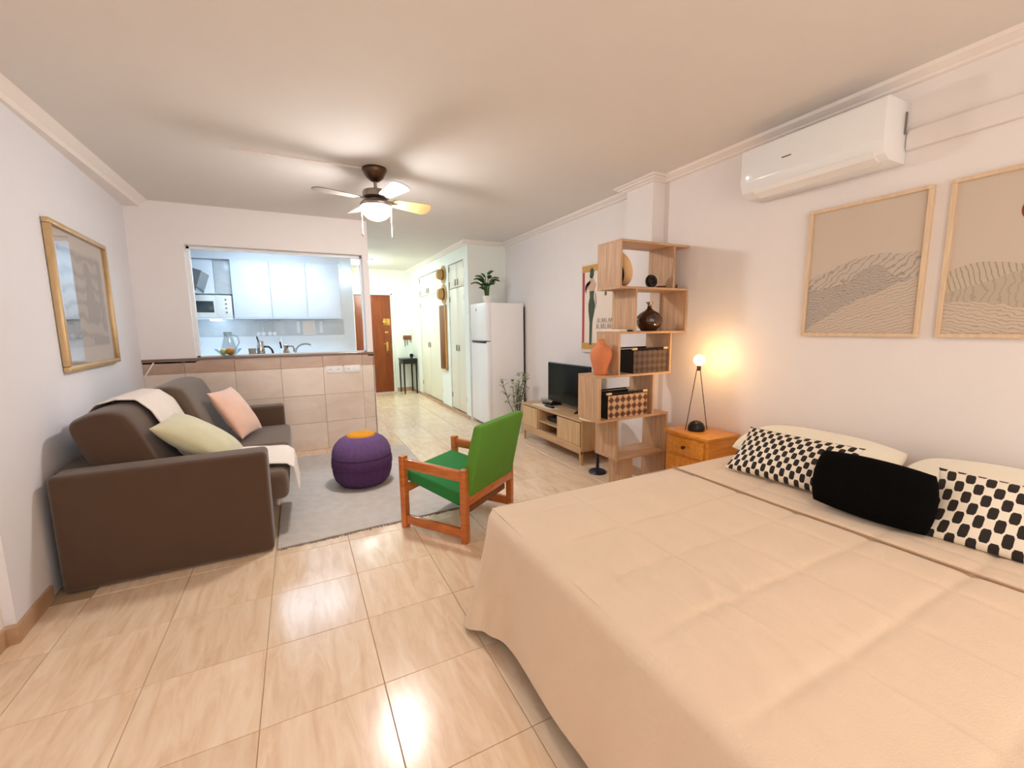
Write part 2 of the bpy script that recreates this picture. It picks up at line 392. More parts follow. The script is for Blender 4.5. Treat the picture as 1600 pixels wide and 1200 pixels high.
# wall behind the camera: opening added to let in fill light
mb = box(-1.75, -1.75, 0, -1.0, -1.6, ZC); mb.box(2.2, -1.75, 0, 2.95, -1.6, ZC); mb.box(-1.0, -1.75, 2.2, 2.2, -1.6, ZC)
struct('wall_front', mb, M_wall, 'white wall behind the viewer with an opening added for fill light', 'wall')
wf = struct_thing('fill_opening_1', 'white framed opening added behind the viewer for fill light', 'window', (.6, -1.68, 0))
for a, b, c, d in ((-1.0, -.95, 0, 2.2), (2.15, 2.2, 0, 2.2), (.575, .625, 0, 2.2)): obj('frame_post', box(a, -1.70, c, b, -1.65, d, .004), M_white, wf)
obj('frame_rail', box(-1.0, -1.70, 2.15, 2.2, -1.65, 2.2, .004), M_white, wf)
# back wall above the bar: opening x -.875 .. .695, z 1.04 .. 2.095
TH = .16
mb = box(xl(5) - .05, YB, 1.0, -.875, YB + TH, ZC); mb.box(-.875, YB, 2.095, .695, YB + TH, ZC); mb.box(.695, YB, 1.0, .757, YB + TH, ZC)
struct('wall_back', mb, M_wall, 'white wall with the pass-through opening to the kitchen', 'wall')
mb = box(-.875, YB + .10, 1.045, -.852, YB + .15, 2.095); mb.box(.678, YB + .10, 1.045, .695, YB + .15, 2.095); mb.box(-.875, YB + .10, 2.072, .695, YB + .15, 2.095); mb.box(-.875, YB + .10, 1.045, .695, YB + .15, 1.056)
struct('trim_1', mb, M_whiteg, 'thin white frame lining the kitchen opening', 'frame')
hw = struct('wall_half', box(xl(5) - .05, YB + .012, 0, .757, YB + TH, 1.0), M_pgrout, 'waist-high beige tiled half wall below the kitchen opening', 'wall')
xs = [xl(5), -.97, -.57, -.17, .23, .63, .757]
rows = [(0, .3, M_ptile), (.3, .6, M_ptile), (.6, .90, M_ptile), (.90, 1.018, M_pband)]
for a, b in zip(xs, xs[1:]):
    for z0, z1, mm in rows: obj('tile', box(a + .0012, YB, z0 + .0012, b - .0012, YB + .02, z1 - .0012, .0015, 1), mm, hw)
for z0, z1, mm in rows: obj('tile', box(.747, YB, z0 + .0012, .762, YB + TH, z1 - .0012, .0015, 1), mm, hw)
struct('trim_2', box(xl(5), YB - .012, 1.02, .765, YB + .42, 1.043, .004), M_ledge, 'brown stone bar ledge on top of the tiled half wall', 'ledge')
struct('trim_3', MB().bar((-1.195, YB - .004, 1.012), (-1.272, YB - .004, .885), .006, .012), M_white, 'white diagonal strip on the half wall above the sofa corner', 'strip')
# kitchen and hall shell
struct('wall_kitchen', box(-1.5, 7.08, 0, .82, 7.25, ZC), M_kitw, 'white back wall of the kitchen', 'wall')
struct('wall_kitchen_side', box(-1.55, 5.07, 0, -1.30, 7.08, ZC), M_kitw, 'white left side wall of the kitchen', 'wall')
struct('wall_hall_left', box(.72, 7.25, 0, .82, YD, ZC), M_hallw, 'white hall wall left of the entrance door', 'wall')
mb = box(.72, YD, 0, 1.00, YD + .15, ZC); mb.box(1.765, YD, 0, 2.3, YD + .15, ZC); mb.box(1.0, YD, 2.0, 1.765, YD + .15, ZC)
struct('wall_far', mb, M_hallw, 'white end wall of the hall around the entrance door', 'wall')
struct('wall_wardrobe_end', box(2.13, 5.53, 0, XR + .2, 5.695, ZC), M_hallw, 'white end wall of the built-in wardrobes behind the fridge', 'wall')
struct('wall_wardrobe_top', box(2.13, 5.695, 2.245, XR, 8.105, ZC), M_hallw, 'white wall strip above the built-in wardrobes', 'wall')
struct('wall_wardrobe_middle', box(2.13, 6.365, 0, XR, 6.825, 2.245), M_hallw, 'white wall strip between the two wardrobes with the straw hats', 'wall')
struct('wall_wardrobe_far', box(2.13, 8.105, 0, XR, YD, ZC), M_hallw, 'white wall strip between the far wardrobe and the hall end', 'wall')
struct('baseboard_far', box(1.80, YD - .014, 0, 2.13, YD, .08), M_skirt, 'stone skirting on the hall end wall under the console table', 'baseboard')
struct('baseboard_wardrobe', box(2.118, 5.55, 0, 2.13, 8.85, .05), M_skirt, 'low stone skirting under the built-in wardrobes', 'baseboard')
# cornices
def cornice(name, poly, a0, a1, axis, label): struct(name, MB().prism(poly, a0, a1, axis), M_trim, label, 'cornice', 25)
prof = lambda s, w: [(w, 2.412), (w + s * .028, 2.414), (w + s * .034, 2.424), (w + s * .075, 2.440), (w + s * .085, ZC), (w, ZC)]
cornice('trim_4', prof(-1, XR), -1.55, 2.615, 'y', 'white cornice above the bed wall')
cornice('trim_5', prof(-1, XR), 2.915, 5.53, 'y', 'white cornice above the television wall')
mb = MB(); mb.box(2.545, 2.585, 2.413, XR, 2.945, 2.425, .002); mb.box(2.515, 2.555, 2.425, XR, 2.975, 2.441, .006); mb.box(2.495, 2.535, 2.441, XR, 2.995, ZC, .002)
struct('trim_6', mb, M_trim, 'white cornice wrapping the top of the pilaster', 'cornice')
cornice('trim_7', prof(-1, 5.53), 2.05, XR - .08, 'x', 'short white cornice above the fridge')
cornice('trim_8', prof(-1, 2.13), 5.445, YD, 'y', 'white cornice above the hall wardrobes')
cornice('trim_9', [(-1.16, 2.392), (-1.3, 2.392), (-1.3, ZC), (-1.10, ZC), (-1.118, 2.44), (-1.15, 2.415)], 2.43, YB, 'y', 'white cornice along the left wall')
cornice('trim_10', [(YD, 2.40), (YD - .03, 2.402), (YD - .07, ZC), (YD, ZC)], .82, 2.06, 'x', 'thin white cornice at the end of the hall')
struct('trim_11', box(-.29, 3.365, ZC - .012, .52, 3.385, ZC, .003), M_trim, 'thin white cable trunking on the ceiling leading to the fan', 'trunking')

# ------------------------------------------------------------------ bed
bed = thing('double_bed', 'wide double bed spread with a beige quilted coverlet', 'bed', (1.66, .65, 0))
BX0, BX1, BY0, BY1, BZ = .67, 2.66, -.32, 1.60, .535
obj('bed_base', box(BX0 + .10, BY0 + .1, .08, BX1, BY1 - .1, .30, .01), M_dark, bed)
for px, py in ((BX0 + .2, BY0 + .2), (BX0 + .2, BY1 - .2), (BX1 - .1, BY0 + .2), (BX1 - .1, BY1 - .2)): obj('leg', MB().lathe([(.025, 0), (.03, .08)], (px, py, 0), 12), M_dark, bed)
obj('mattress', box(BX0 + .03, BY0 + .03, .30, BX1 - .01, BY1 - .03, .51, .05, 4), M_sheet, bed)
def spread():
    mb = MB(); r = .07; D = .005
    # perimeter curve: head end (near side) -> foot -> far side head end
    per = []
    def seg(p, q, n): return [(p[0] + (q[0] - p[0]) * k / n, p[1] + (q[1] - p[1]) * k / n) for k in range(n)]
    def arc(c, a0, a1, n): return [(c[0] + r * math.cos(a0 + (a1 - a0) * k / n), c[1] + r * math.sin(a0 + (a1 - a0) * k / n)) for k in range(n)]
    per += seg((BX1, BY0), (BX0 + r, BY0), 60); per += arc((BX0 + r, BY0 + r), -math.pi / 2, -math.pi, 10)
    per += seg((BX0, BY0 + r), (BX0, BY1 - r), 90); per += arc((BX0 + r, BY1 - r), math.pi, math.pi / 2, 10)
    per += seg((BX0 + r, BY1), (BX1, BY1), 60); per.append((BX1, BY1))
    N = len(per); nor = []
    for k in range(N):
        a, b = per[max(k - 1, 0)], per[min(k + 1, N - 1)]; t = Vector((b[0] - a[0], b[1] - a[1], 0)).normalized()
        nor.append(Vector((t.y, -t.x, 0)) * -1)
    c0 = Vector(((BX0 + BX1) / 2, (BY0 + BY1) / 2, 0))
    for k in range(N):
        if nor[k].dot(Vector((*per[k], 0)) - c0) < 0: nor[k] = -nor[k]
    lv = [(-.02, 0), (-.008, -.004), (.003, -.014), (.010, -.03), (.012, -.06)] + [(.012 + .018 * t, -.06 - .40 * t) for t in [i / 14 for i in range(1, 15)]]
    rings = []
    arc_pos = [k for k in range(N)]
    ck = 60 + 10 + 90 + 5
    for (o, dz) in lv:
        ring = []
        for k in range(N):
            p = Vector((*per[k], 0)); depth = max(0, -dz - .03) / .43
            cf = math.exp(-((k - ck) / 7.0) ** 2) + math.exp(-((k - 65) / 7.0) ** 2)
            fold = .008 * math.sin(k * .33 + 1.3 * math.sin(k * .11)) * depth + .016 * depth * depth * math.sin(k * .9) * min(1, cf * 2)
            q = p + nor[k] * (o + fold + cf * .085 * depth ** 1.3)
            hem = -cf * .05 * depth - .012 * math.sin(k * .17) * depth
            ring.append(mb.bm.verts.new((q.x, q.y, max(.012, BZ + dz + hem + .004 * noise.noise(Vector((p.x * 4, p.y * 4, 3)))))))
        rings.append(ring)
    for a, b in zip(rings, rings[1:]):
        for k in range(N - 1): mb.bm.faces.new((a[k], a[k + 1], b[k + 1], b[k]))
    # quilted top
    def top(u, v):
        x = BX0 + .02 + (BX1 - BX0 - .02) * u; y = BY0 + .02 + (BY1 - BY0 - .04) * v
        gx = abs(((x - .67) / .27) % 1 - .5) * .27; gy = abs(((y - .07) / .25) % 1 - .5) * .25
        ed = min(1, min(u * 14, v * 14, (1 - v) * 14))
        z = BZ + .009 * ed * (1 - math.exp(-gx / .014)) * (1 - math.exp(-gy / .014))
        z += ed * (.010 * noise.noise(Vector((x * 2.3, y * 2.3, 1))) + .004 * noise.noise(Vector((x * 7 + 2 * y, y * 3.0, 5))))
        wr = math.exp(-((x - 1.0) / .22) ** 2 - ((y - .75) / .35) ** 2)
        z += ed * .010 * wr * max(0, math.sin((x * .5 + y * -.1) * 120 + 3 * noise.noise(Vector((x * 5, y * 5, 2)))))
        z -= .016 * math.exp(-((x - (1.755 + .03 * (1.6 - y) / 1.3)) / .009) ** 2) * ed
        if x > 1.755 + .03 * (1.6 - y) / 1.3: z += .006 * ed
        return (x, y, z)
    nu, nv = 230, 200
    mb.grid(top, nu, nv)
    bmesh.ops.remove_doubles(mb.bm, verts=mb.bm.verts, dist=.0005)
    return mb
cov = obj('coverlet', spread(), M_spread, bed, 60)
sx_ = lambda y: 1.755 + .03 * (1.6 - y) / 1.3
obj('seam_piping', MB().tube([(sx_(y), y, BZ + .008 + .010 * noise.noise(Vector((sx_(y) * 2.3, y * 2.3, 1))) + .004 * noise.noise(Vector((sx_(y) * 7 + 2 * y, y * 3.0, 5)))) for y in [BY1 - .02 - k * .02 for k in range(95)]], .0042, 6), M_piping, bed)

def pillow(C, U, V, T, n=26, p=2.4, pinch=.07, rnd=0., uvs=False):
    """soft cushion: C centre, U and V half-extent vectors, T half thickness"""
    C, U, V = Vector(C), Vector(U), Vector(V); N = U.cross(V).normalized(); mb = MB(); sd = random.random() * 50
    def f(sgn):
        def g(a, b):
            u, v = 2 * a - 1, 2 * b - 1
            uu = math.copysign(1 - (1 - abs(u)) ** 1.5, u) if True else u; vv = math.copysign(1 - (1 - abs(v)) ** 1.5, v)
            e = (max(0, 1 - abs(uu) ** p) * max(0, 1 - abs(vv) ** p)) ** .5
            if rnd:
                x = uu * math.sqrt(max(0, 1 - rnd * vv * vv / 2)); y = vv * math.sqrt(max(0, 1 - rnd * uu * uu / 2))
            else:
                x = uu * (1 - pinch * (1 - vv * vv)); y = vv * (1 - pinch * (1 - uu * uu))
            w = .08 * T * noise.noise(Vector((uu * 2 + sd, vv * 2, sgn)))
            return C + U * x + V * y + N * sgn * (T * e + w * e)
        return g
    mb.grid(f(1), n, n, uvs); mb.grid(f(-1), n, n, uvs)
    bmesh.ops.remove_doubles(mb.bm, verts=mb.bm.verts, dist=1e-5)
    return mb
def cushion(name, label, mb, m, cat='cushion', group=None): return tag(obj(name, mb, m, None, 80), label, cat, group)
cushion('bed_pillow', 'cream pillow against the wall behind the small-print cushion', pillow((2.44, 1.26, .622), (0, .37, 0), (.20, 0, .045), .075, rnd=.35), M_sheet, 'pillow', 'cream pillows')
cushion('bed_pillow', 'cream pillow against the wall behind the large-print cushion', pillow((2.44, .50, .622), (0, .37, 0), (.20, 0, .045), .075, rnd=.35), M_sheet, 'pillow', 'cream pillows')
cushion('lumbar_cushion', 'black and white hexagon print cushion nearest the nightstand', pillow((2.075, 1.165, .655), (.02, -.255, 0), (.105, .005, .095), .055, uvs=True), M_print1)
cushion('lumbar_cushion', 'black and white hexagon print cushion with larger dots right of the black cushion', pillow((2.045, .39, .655), (.02, -.255, 0), (.09, .005, .105), .055, uvs=True), M_print2)
cushion('lumbar_cushion', 'plain black plush cushion leaning in the middle of the bed', pillow((1.945, .785, .662), (.01, -.195, -.004), (.055, .012, .105), .062, rnd=.36, pinch=.02, p=4), M_blackf)

# ------------------------------------------------------------------ nightstands and lamps
def nightstand(x0, y0, label):
    t = thing('nightstand', label, 'nightstand', (x0 + .15, y0 + .18, 0), 0, 'honey pine nightstands')
    x1, y1 = XR - .015, y0 + .36
    obj('top', box(x0 - .012, y0 - .012, .528, x1, y1 + .012, .55, .006), M_pine, t)
    obj('body', box(x0 + .006, y0, .05, x1 - .004, y1, .528, .004), M_pine, t)
    obj('plinth', box(x0 + .02, y0 + .01, 0, x1 - .01, y1 - .01, .05), M_pine, t)
    for z0, z1 in ((.395, .51), (.235, .375), (.075, .215)):
        d = obj('drawer', box(x0 - .008, y0 + .028, z0, x0 + .008, y1 - .028, z1, .005), M_pine, t)
        obj('knob', MB().lathe([(.006, 0), (.006, .012), (.014, .018), (.013, .026), (0, .03)], n=14, M=Matrix.Translation((x0 - .008, (y0 + y1) / 2, (z0 + z1) / 2)) @ Matrix.Rotation(R(-90), 4, 'Y')), M_bronze, d)
    return t
nightstand(2.375, 1.85, 'honey pine nightstand with dark knobs between the bookcase and bed')
nightstand(2.375, -.78, 'honey pine nightstand on the viewer side of the bed')
def table_lamp(x, y, z, label):
    t = thing('table_lamp', label, 'lamp', (x, y, z), 0, 'bedside wire lamps')
    obj('dome_base', MB().lathe([(.056, 0), (.058, .006), (.056, .03), (.045, .054), (.025, .068), (0, .072)], (x, y, z), 28), M_black, t)
    for s in (-1, 1): obj('wire_leg', MB().tube([(x + .012 * s - .004, y - .004 * s, z + .44), (x + .068 * s, y - .035 * s, z + .003)], .0028, 8), M_bronze, t)
    obj('socket', MB().lathe([(.012, 0), (.014, .01), (.014, .035), (.010, .04)], (x, y, z + .43), 14), M_bronze, t)
    obj('bulb', MB().sphere((x, y, z + .505), .037), M_bulb, t)
table_lamp(2.51, 2.06, .55, 'black dome lamp with wire legs and lit bulb beside the bookcase')
table_lamp(2.52, -.55, .55, 'black dome lamp with lit bulb on the viewer side nightstand')

# ------------------------------------------------------------------ air conditioner, duct, pictures on the bed wall
ac = thing('air_conditioner', 'white wall air conditioner high above the nightstand', 'air conditioner', (2.60, 1.44, 2.05))
mb = MB(); mb.prism([(XR - .004, 2.06), (2.545, 2.06), (2.500, 2.085), (2.478, 2.145), (2.482, 2.325), (2.50, 2.338), (XR - .004, 2.338)], 1.085, 1.80, 'y', .006, 2)
obj('casing', mb, M_whiteg, ac, 30)
obj('flap', MB().prism([(2.556, 2.052), (2.502, 2.072), (2.486, 2.098), (2.492, 2.100), (2.508, 2.078), (2.556, 2.058)], 1.125, 1.72, 'y'), M_white, ac)
obj('outlet_slot', MB().prism([(2.57, 2.056), (2.51, 2.072), (2.512, 2.076), (2.57, 2.062)], 1.13, 1.715, 'y'), M_grey, ac)
obj('emblem', box(2.4785, 1.505, 2.213, 2.484, 1.555, 2.221), M_grey, ac)
obj('indicator_light', MB().sphere((2.480, 1.755, 2.168), .006, n=10), mat('led', (255, 255, 255), .4, emit=(255, 255, 255), estr=6), ac)
obj('side_slot', box(2.655, 1.079, 2.19, 2.668, 1.09, 2.29, .002), M_grey, ac)
tag(obj('cable_duct', box(XR - .028, -1.5, 2.118, XR, 1.084, 2.212, .012, 3), M_wall), 'white duct running along the wall from the air conditioner', 'duct')

def wall_picture(name, y0, y1, z0, z1, label, layers, sun=None):
    t = thing(name, label, 'picture', (XR, (y0 + y1) / 2, z0), 0, 'mountain prints above the bed')
    w = .018
    for a in ((y0, z0, y1, z0 + w), (y0, z1 - w, y1, z1), (y0, z0 + w, y0 + w, z1 - w), (y1 - w, z0 + w, y1, z1 - w)):
        obj('frame_bar', box(XR - .026, a[0], a[1], XR, a[2], a[3], .002, 1), M_frame, t)
    obj('print', box(XR - .012, y0 + w - .002, z0 + w - .002, XR - .004, y1 - w + .002, z1 - w + .002), M_paper, t)
    W, H = y1 - y0 - 2 * w, z1 - z0 - 2 * w
    for i, (m, f) in enumerate(layers):
        n = 60; poly = [(y1 - w, z0 + w)] + [(y1 - w - W * k / n, z0 + w + H * f(k / n)) for k in range(n + 1)] + [(y0 + w, z0 + w)]
        x = XR - .012 - .0012 * (i + 1)
        obj('printed_range', MB().prism(poly, x, x + .0012, 'x'), m, t)
    if sun: obj('printed_sun', MB().lathe([(sun[2], 0), (sun[2], .0015)], n=36, M=Matrix.Translation((XR - .0122, sun[0], sun[1])) @ Matrix.Rotation(R(-90), 4, 'Y')), M_rust, t)
nz = lambda x, s, a: a * noise.noise(Vector((x * s, s * 1.7, 0)))
wall_picture('mountain_print', .958, 1.494, 1.228, 1.932, 'pale framed mountain print without a sun, nearest the air conditioner', [
    (M_mount1, lambda x: .44 + .17 * math.sin(min(1, x * 1.15) * math.pi * .62) - .05 * max(0, x - .6) + nz(x, 7, .03)),
    (M_mount2, lambda x: .36 + .16 * math.exp(-((x - .6) / .25) ** 2) + nz(x, 9, .05)),
    (M_mount3, lambda x: .02 + .40 * x ** .8 + nz(x, 5, .02))])
wall_picture('mountain_print', .357, .897, 1.228, 1.932, 'pale framed dune print with a rust sun at the right edge', [
    (M_dune1, lambda x: .42 + .03 * math.sin(x * 9) + .09 * x + nz(x, 6, .015)),
    (M_dune2, lambda x: .28 + .26 * x + nz(x, 4, .03)),
    (M_dune3, lambda x: .21 - .08 * x + .02 * math.sin(x * 7))], (.622, 1.752, .055))

# ------------------------------------------------------------------ zigzag bookcase
yn, yf, th = 2.345, 2.60, .016
bc = thing('zigzag_bookcase', 'tall pale oak zigzag bookcase between the television and nightstand', 'bookcase', (2.3, 2.47, 0))
ZB = dict(b1=.314, b2=.617, b3=.934, b4=1.242, b5=1.560, b6=1.878)
A, Bx = 2.03, 2.695
for z, x0, x1 in ((ZB['b6'], A, Bx), (ZB['b5'], A, Bx), (ZB['b4'], A, Bx), (ZB['b3'], 1.865, 2.545), (ZB['b2'], 1.865, 2.535), (ZB['b1'], A, 2.53)):
    obj('shelf_board', box(x0, yn, z, x1, yf, z + th, .0012, 1), M_oakh, bc)
for (k0, k1, xa, xb) in (('b5', 'b6', A, 2.535), ('b4', 'b5', 2.175, Bx - th), ('b3', 'b4', A, 2.529), ('b2', 'b3', 1.865, 2.365), ('b1', 'b2', A, 2.519), (None, 'b1', 2.172, 2.514)):
    z0 = ZB[k0] + th if k0 else 0
    for x in (xa, xb): obj('side_panel', box(x, yn + .0005, z0, x + th, yf - .0005, ZB[k1], .0012, 1), M_oak, bc)
tag(obj('wall_bracket', box(2.10, 2.592, ZB['b5'] - .03, 2.115, 2.604, ZB['b5'] - .001, .002), M_nickel), 'tiny metal bracket under the second highest bookcase board', 'bracket')

def basket(x0, x1, z, h, m, label):
    t = thing('storage_basket', label, 'basket', ((x0 + x1) / 2, 2.47, z), 0, 'woven storage baskets')
    y0, y1 = 2.358, 2.572; w = .008
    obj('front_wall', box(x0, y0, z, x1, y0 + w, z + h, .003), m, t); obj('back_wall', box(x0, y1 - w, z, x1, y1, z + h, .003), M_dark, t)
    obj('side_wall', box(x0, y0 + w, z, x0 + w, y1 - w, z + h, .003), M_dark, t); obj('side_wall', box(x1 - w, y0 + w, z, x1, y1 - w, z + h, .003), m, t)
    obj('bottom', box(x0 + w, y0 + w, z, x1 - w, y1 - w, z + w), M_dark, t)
    for yy in (y0 + .012, y1 - .02):
        obj('handle_rod', MB().tube([(x0 - .005, yy, z + h + .012), (x1 + .005, yy, z + h + .012)], .0065, 10), M_dark, t)
        for xx in (x0 + .005, x1 - .025): obj('peg', MB().tube([(xx - .012, yy, z + h + .012), (xx + .03, yy, z + h + .012)], .009, 10), M_peg, t)
basket(2.185, 2.52, ZB['b3'] + th, .168, M_bask1, 'dark grey woven basket on the bookcase shelf below the amber vase')
basket(1.955, 2.325, ZB['b2'] + th, .17, M_bask2, 'brown diamond weave basket on the lower bookcase shelf')
tag(obj('terracotta_vase', MB().lathe([(.040, 0), (.046, .006), (.048, .02), (.062, .07), (.078, .12), (.080, .155), (.066, .19), (.040, .212), (.026, .225), (.022, .245), (.024, .258), (.015, .258), (.014, .23)], (1.948, 2.44, ZB['b3'] + th), 32, wob=lambda a, z: .05 * math.sin(a * 3 + z * 20)), M_terra, None, 60), 'terracotta jug shaped vase standing on the left end of the bookcase', 'vase')
v = thing('amber_vase', 'round dark amber glass bottle vase with narrow neck on the bookcase', 'vase', (2.42, 2.46, ZB['b4'] + th))
obj('body', MB().lathe([(.055, 0), (.06, .004), (.085, .035), (.100, .075), (.096, .105), (.070, .135), (.035, .155), (.018, .170), (.014, .19)], (2.42, 2.46, ZB['b4'] + th), 36), M_amber, v, 60)
obj('lip', MB().lathe([(.014, .185), (.015, .20), (.028, .214), (.029, .218), (.012, .214)], (2.42, 2.46, ZB['b4'] + th), 28), M_nickel, v, 60)
Mp = Matrix.Translation((2.115, 2.47, ZB['b5'] + th + .126)) @ Matrix.Rotation(R(73), 4, 'Y')
tag(obj('wooden_bowl', MB().lathe([(0, -.03), (.05, -.03), (.10, -.008), (.128, .018), (.124, .02), (.09, -.002), (.05, -.018), (0, -.02)], n=36, M=Mp), M_peach, None, 60), 'pale wooden bowl leaning in the top bookcase compartment', 'bowl')
tag(obj('black_dish', MB().lathe([(0, -.008), (.07, -.008), (.09, .004), (.086, .007), (0, 0)], n=28, M=Matrix.Translation((2.072, 2.45, ZB['b5'] + th + .09)) @ Matrix.Rotation(R(82), 4, 'Y')), M_black, None, 60), 'black dish leaning behind the wooden bowl in the top compartment', 'dish')
o = thing('black_ornament', 'small round black ornament in the top bookcase compartment', 'ornament', (2.41, 2.44, ZB['b5'] + th))
obj('ring', MB().lathe([(.022, -.016), (.044, -.018), (.052, 0), (.044, .018), (.022, .016), (.016, 0), (.022, -.016)], n=24, M=Matrix.Translation((2.41, 2.44, ZB['b5'] + th + .052)) @ Matrix.Rotation(R(82), 4, 'X')), M_black, o)
obj('core', MB().sphere((2.41, 2.44, ZB['b5'] + th + .052), .026, (1, .6, 1), 14), M_black, o)
o = thing('wooden_figurine', 'little brown figurine on the open right end of the bookcase', 'figurine', (2.655, 2.42, ZB['b5'] + th))
obj('figure_base', box(2.643, 2.41, ZB['b5'] + th, 2.667, 2.432, ZB['b5'] + th + .006, .002), M_bronze, o)
obj('figure_body', MB().lathe([(.008, 0), (.010, .01), (.006, .02), (.007, .028), (0, .035)], (2.655, 2.42, ZB['b5'] + th + .006), 12), M_panelw, o)
o = thing('brown_dish', 'low brown dish at the foot of the right panel on the bookcase top compartment', 'dish', (2.50, 2.43, ZB['b5'] + th))
obj('dish_bowl', MB().lathe([(.02, 0), (.03, .004), (.038, .018), (.035, .018), (.026, .006), (0, .005)], (2.49, 2.42, ZB['b5'] + th), 20), M_panelw, o)
zz = ZB['b4'] + th
tag(obj('white_book', box(2.055, 2.37, zz, 2.125, 2.56, zz + .016, .003, 2), M_poster), 'white booklet lying on the bookcase left of the amber vase', 'book')
tag(obj('black_wallet', box(2.134, 2.365, zz, 2.172, 2.50, zz + .013, .005, 2), M_black), 'flat black wallet beside the white booklet on the bookcase', 'wallet')
# pedestal table half hidden behind the bookcase
t = thing('pedestal_table', 'small pedestal table with navy foot behind the bookcase', 'side table', (2.32, 2.93, 0))
obj('foot', MB().lathe([(.078, 0), (.08, .006), (.07, .02), (.035, .034), (.016, .042)], (2.32, 2.93, 0), 32), M_navy, t)
obj('stem', MB().lathe([(.014, .04), (.014, .49)], (2.32, 2.93, 0), 16), M_navy, t)
obj('table_top', MB().lathe([(.16, .49), (.17, .495), (.17, .508), (.165, .512), (0, .512)], (2.32, 2.93, 0), 40), M_peg, t)

# ------------------------------------------------------------------ television and stand
x0, x1, y0, y1 = 2.30, 2.68, 3.145, 4.30
t = thing('tv_stand', 'pale oak television stand with two doors and open middle shelves', 'tv stand', (2.49, 3.72, 0))
obj('top_board', box(x0 - .006, y0 - .004, .412, x1, y1 + .004, .433, .003), M_oaky2, t)
obj('bottom_board', box(x0, y0, .128, x1, y1, .146, .002), M_oaky2, t)
obj('back_board', box(x1 - .012, y0 + .012, .146, x1, y1 - .012, .412), M_oaky, t)
for ya in (y0, 3.545, 3.937, y1 - .016): obj('upright', box(x0 + .004, ya, .146, x1 - .012, ya + .016, .412, .001, 1), M_oaky, t)
obj('middle_shelf', box(x0 + .01, 3.561, .268, x1 - .02, 3.937, .284, .001, 1), M_oaky2, t)
for ya, yb in ((y0 + .016, 3.55), (3.95, y1 - .012)): obj('door', box(x0 - .012, ya, .186, x0 + .003, yb, .404, .002, 1), M_oaky, t)
obj('plinth_rail', box(x0 - .008, y0 + .006, .108, x0 + .02, y1 - .006, .182, .002, 1), M_oaky2, t)
for ya in (y0 + .006, y1 - .036):
    for xa in (x0 - .004, x1 - .04): obj('leg', MB().prism([(xa, .128), (xa + .03, .128), (xa + .024, 0), (xa + .006, 0)], ya, ya + .03, 'y'), M_oaky, t)
tag(obj('media_box', box(2.40, 3.58, .147, 2.60, 3.70, .215, .006), M_black), 'black media box on the lower open shelf of the television stand', 'box')
tag(obj('media_box', box(2.38, 3.60, .285, 2.62, 3.88, .33, .006), M_black), 'flat black player on the upper open shelf of the television stand', 'box')
tv = thing('television', 'flat black television on the oak stand', 'television', (2.50, 3.67, .433))
obj('housing', box(2.487, 3.29, .482, 2.52, 4.045, .910, .006), M_black, tv)
obj('screen', box(2.4845, 3.305, .505, 2.490, 4.03, .900, .001, 1), M_screen, tv)
for ya in (3.42, 3.92): obj('stand_foot', MB().prism([(2.42, .433), (2.60, .433), (2.60, .440), (2.52, .490), (2.495, .490), (2.42, .440)], ya, ya + .02, 'y'), M_black, tv)
tag(obj('white_runner', MB().prism([(2.325, 3.76), (2.42, 3.70), (2.44, 4.10), (2.315, 4.12)], .4335, .437, 'z'), M_poster), 'white paper sheet lying on the television stand', 'paper')
r = thing('remote_control', 'black remote control on the white paper on the television stand', 'remote control', (2.38, 3.83, .437))
obj('remote_body', box(2.362, 3.76, .4375, 2.398, 3.92, .455, .006), M_black, r)
obj('keypad', box(2.368, 3.775, .455, 2.392, 3.885, .457, .001, 1), M_grey, r)
tag(obj('set_top_box', box(2.42, 3.96, .4375, 2.475, 4.06, .462, .005), M_black), 'small black receiver in front of the television edge', 'box')
tag(obj('glass_dish', MB().lathe([(.035, 0), (.05, .01), (.062, .05), (.058, .05), (.046, .014), (0, .008)], (2.52, 4.14, .433), 24), M_glass, None, 60), 'clear glass dish at the fridge end of the television stand', 'dish')
# poster beside the bookcase
pw = thing('poster', 'framed poster of a lady in a long green dress behind the bookcase', 'poster', (XR, 3.4, 1.03))
py0, py1, pz0, pz1 = 3.12, 3.69, 1.03, 1.925
obj('backing', box(XR - .022, py0, pz0, XR - .002, py1, pz1, .003), M_poster, pw)
for za, zb in ((pz0 + .035, pz0 + .10), (pz1 - .085, pz1 - .02)): obj('ochre_band', box(XR - .0245, py0 + .02, za, XR - .021, py1 - .015, zb), M_ochre, pw)
obj('red_stripe', box(XR - .024, py1 - .055, pz0 + .10, XR - .021, py1 - .02, pz1 - .085), M_red, pw)
lady = lambda pts: MB().prism([(3.53 - a, 1.09 + b) for a, b in pts], XR - .0262, XR - .0245, 'x')
obj('printed_dress', lady([(-.012, .02), (.02, .02), (.030, .25), (.062, .36), (.070, .43), (.045, .50), (.055, .56), (-.02, .56), (-.012, .50), (-.035, .43), (-.032, .36), (-.012, .25)]), M_dress, pw)
obj('printed_head', lady([(-.02, .70), (.02, .68), (.045, .71), (.048, .76), (.02, .79), (-.01, .77)]), M_dress, pw)
obj('printed_shoulders', lady([(-.02, .56), (.055, .56), (.085, .62), (.05, .66), (.03, .70), (-.005, .70), (-.02, .655), (-.07, .635), (-.095, .575), (-.07, .57), (-.055, .615)]), M_skin, pw)
obj('printed_sleeve', lady([(-.10, .56), (-.075, .54), (-.055, .585), (-.03, .62), (.0, .64), (-.005, .665), (-.06, .65), (-.095, .61)]), M_ink, pw)
obj('printed_arm', lady([(.07, .55), (.085, .52), (.095, .44), (.078, .38), (.070, .39), (.080, .44), (.070, .50)]), M_ink, pw)
mb = MB()
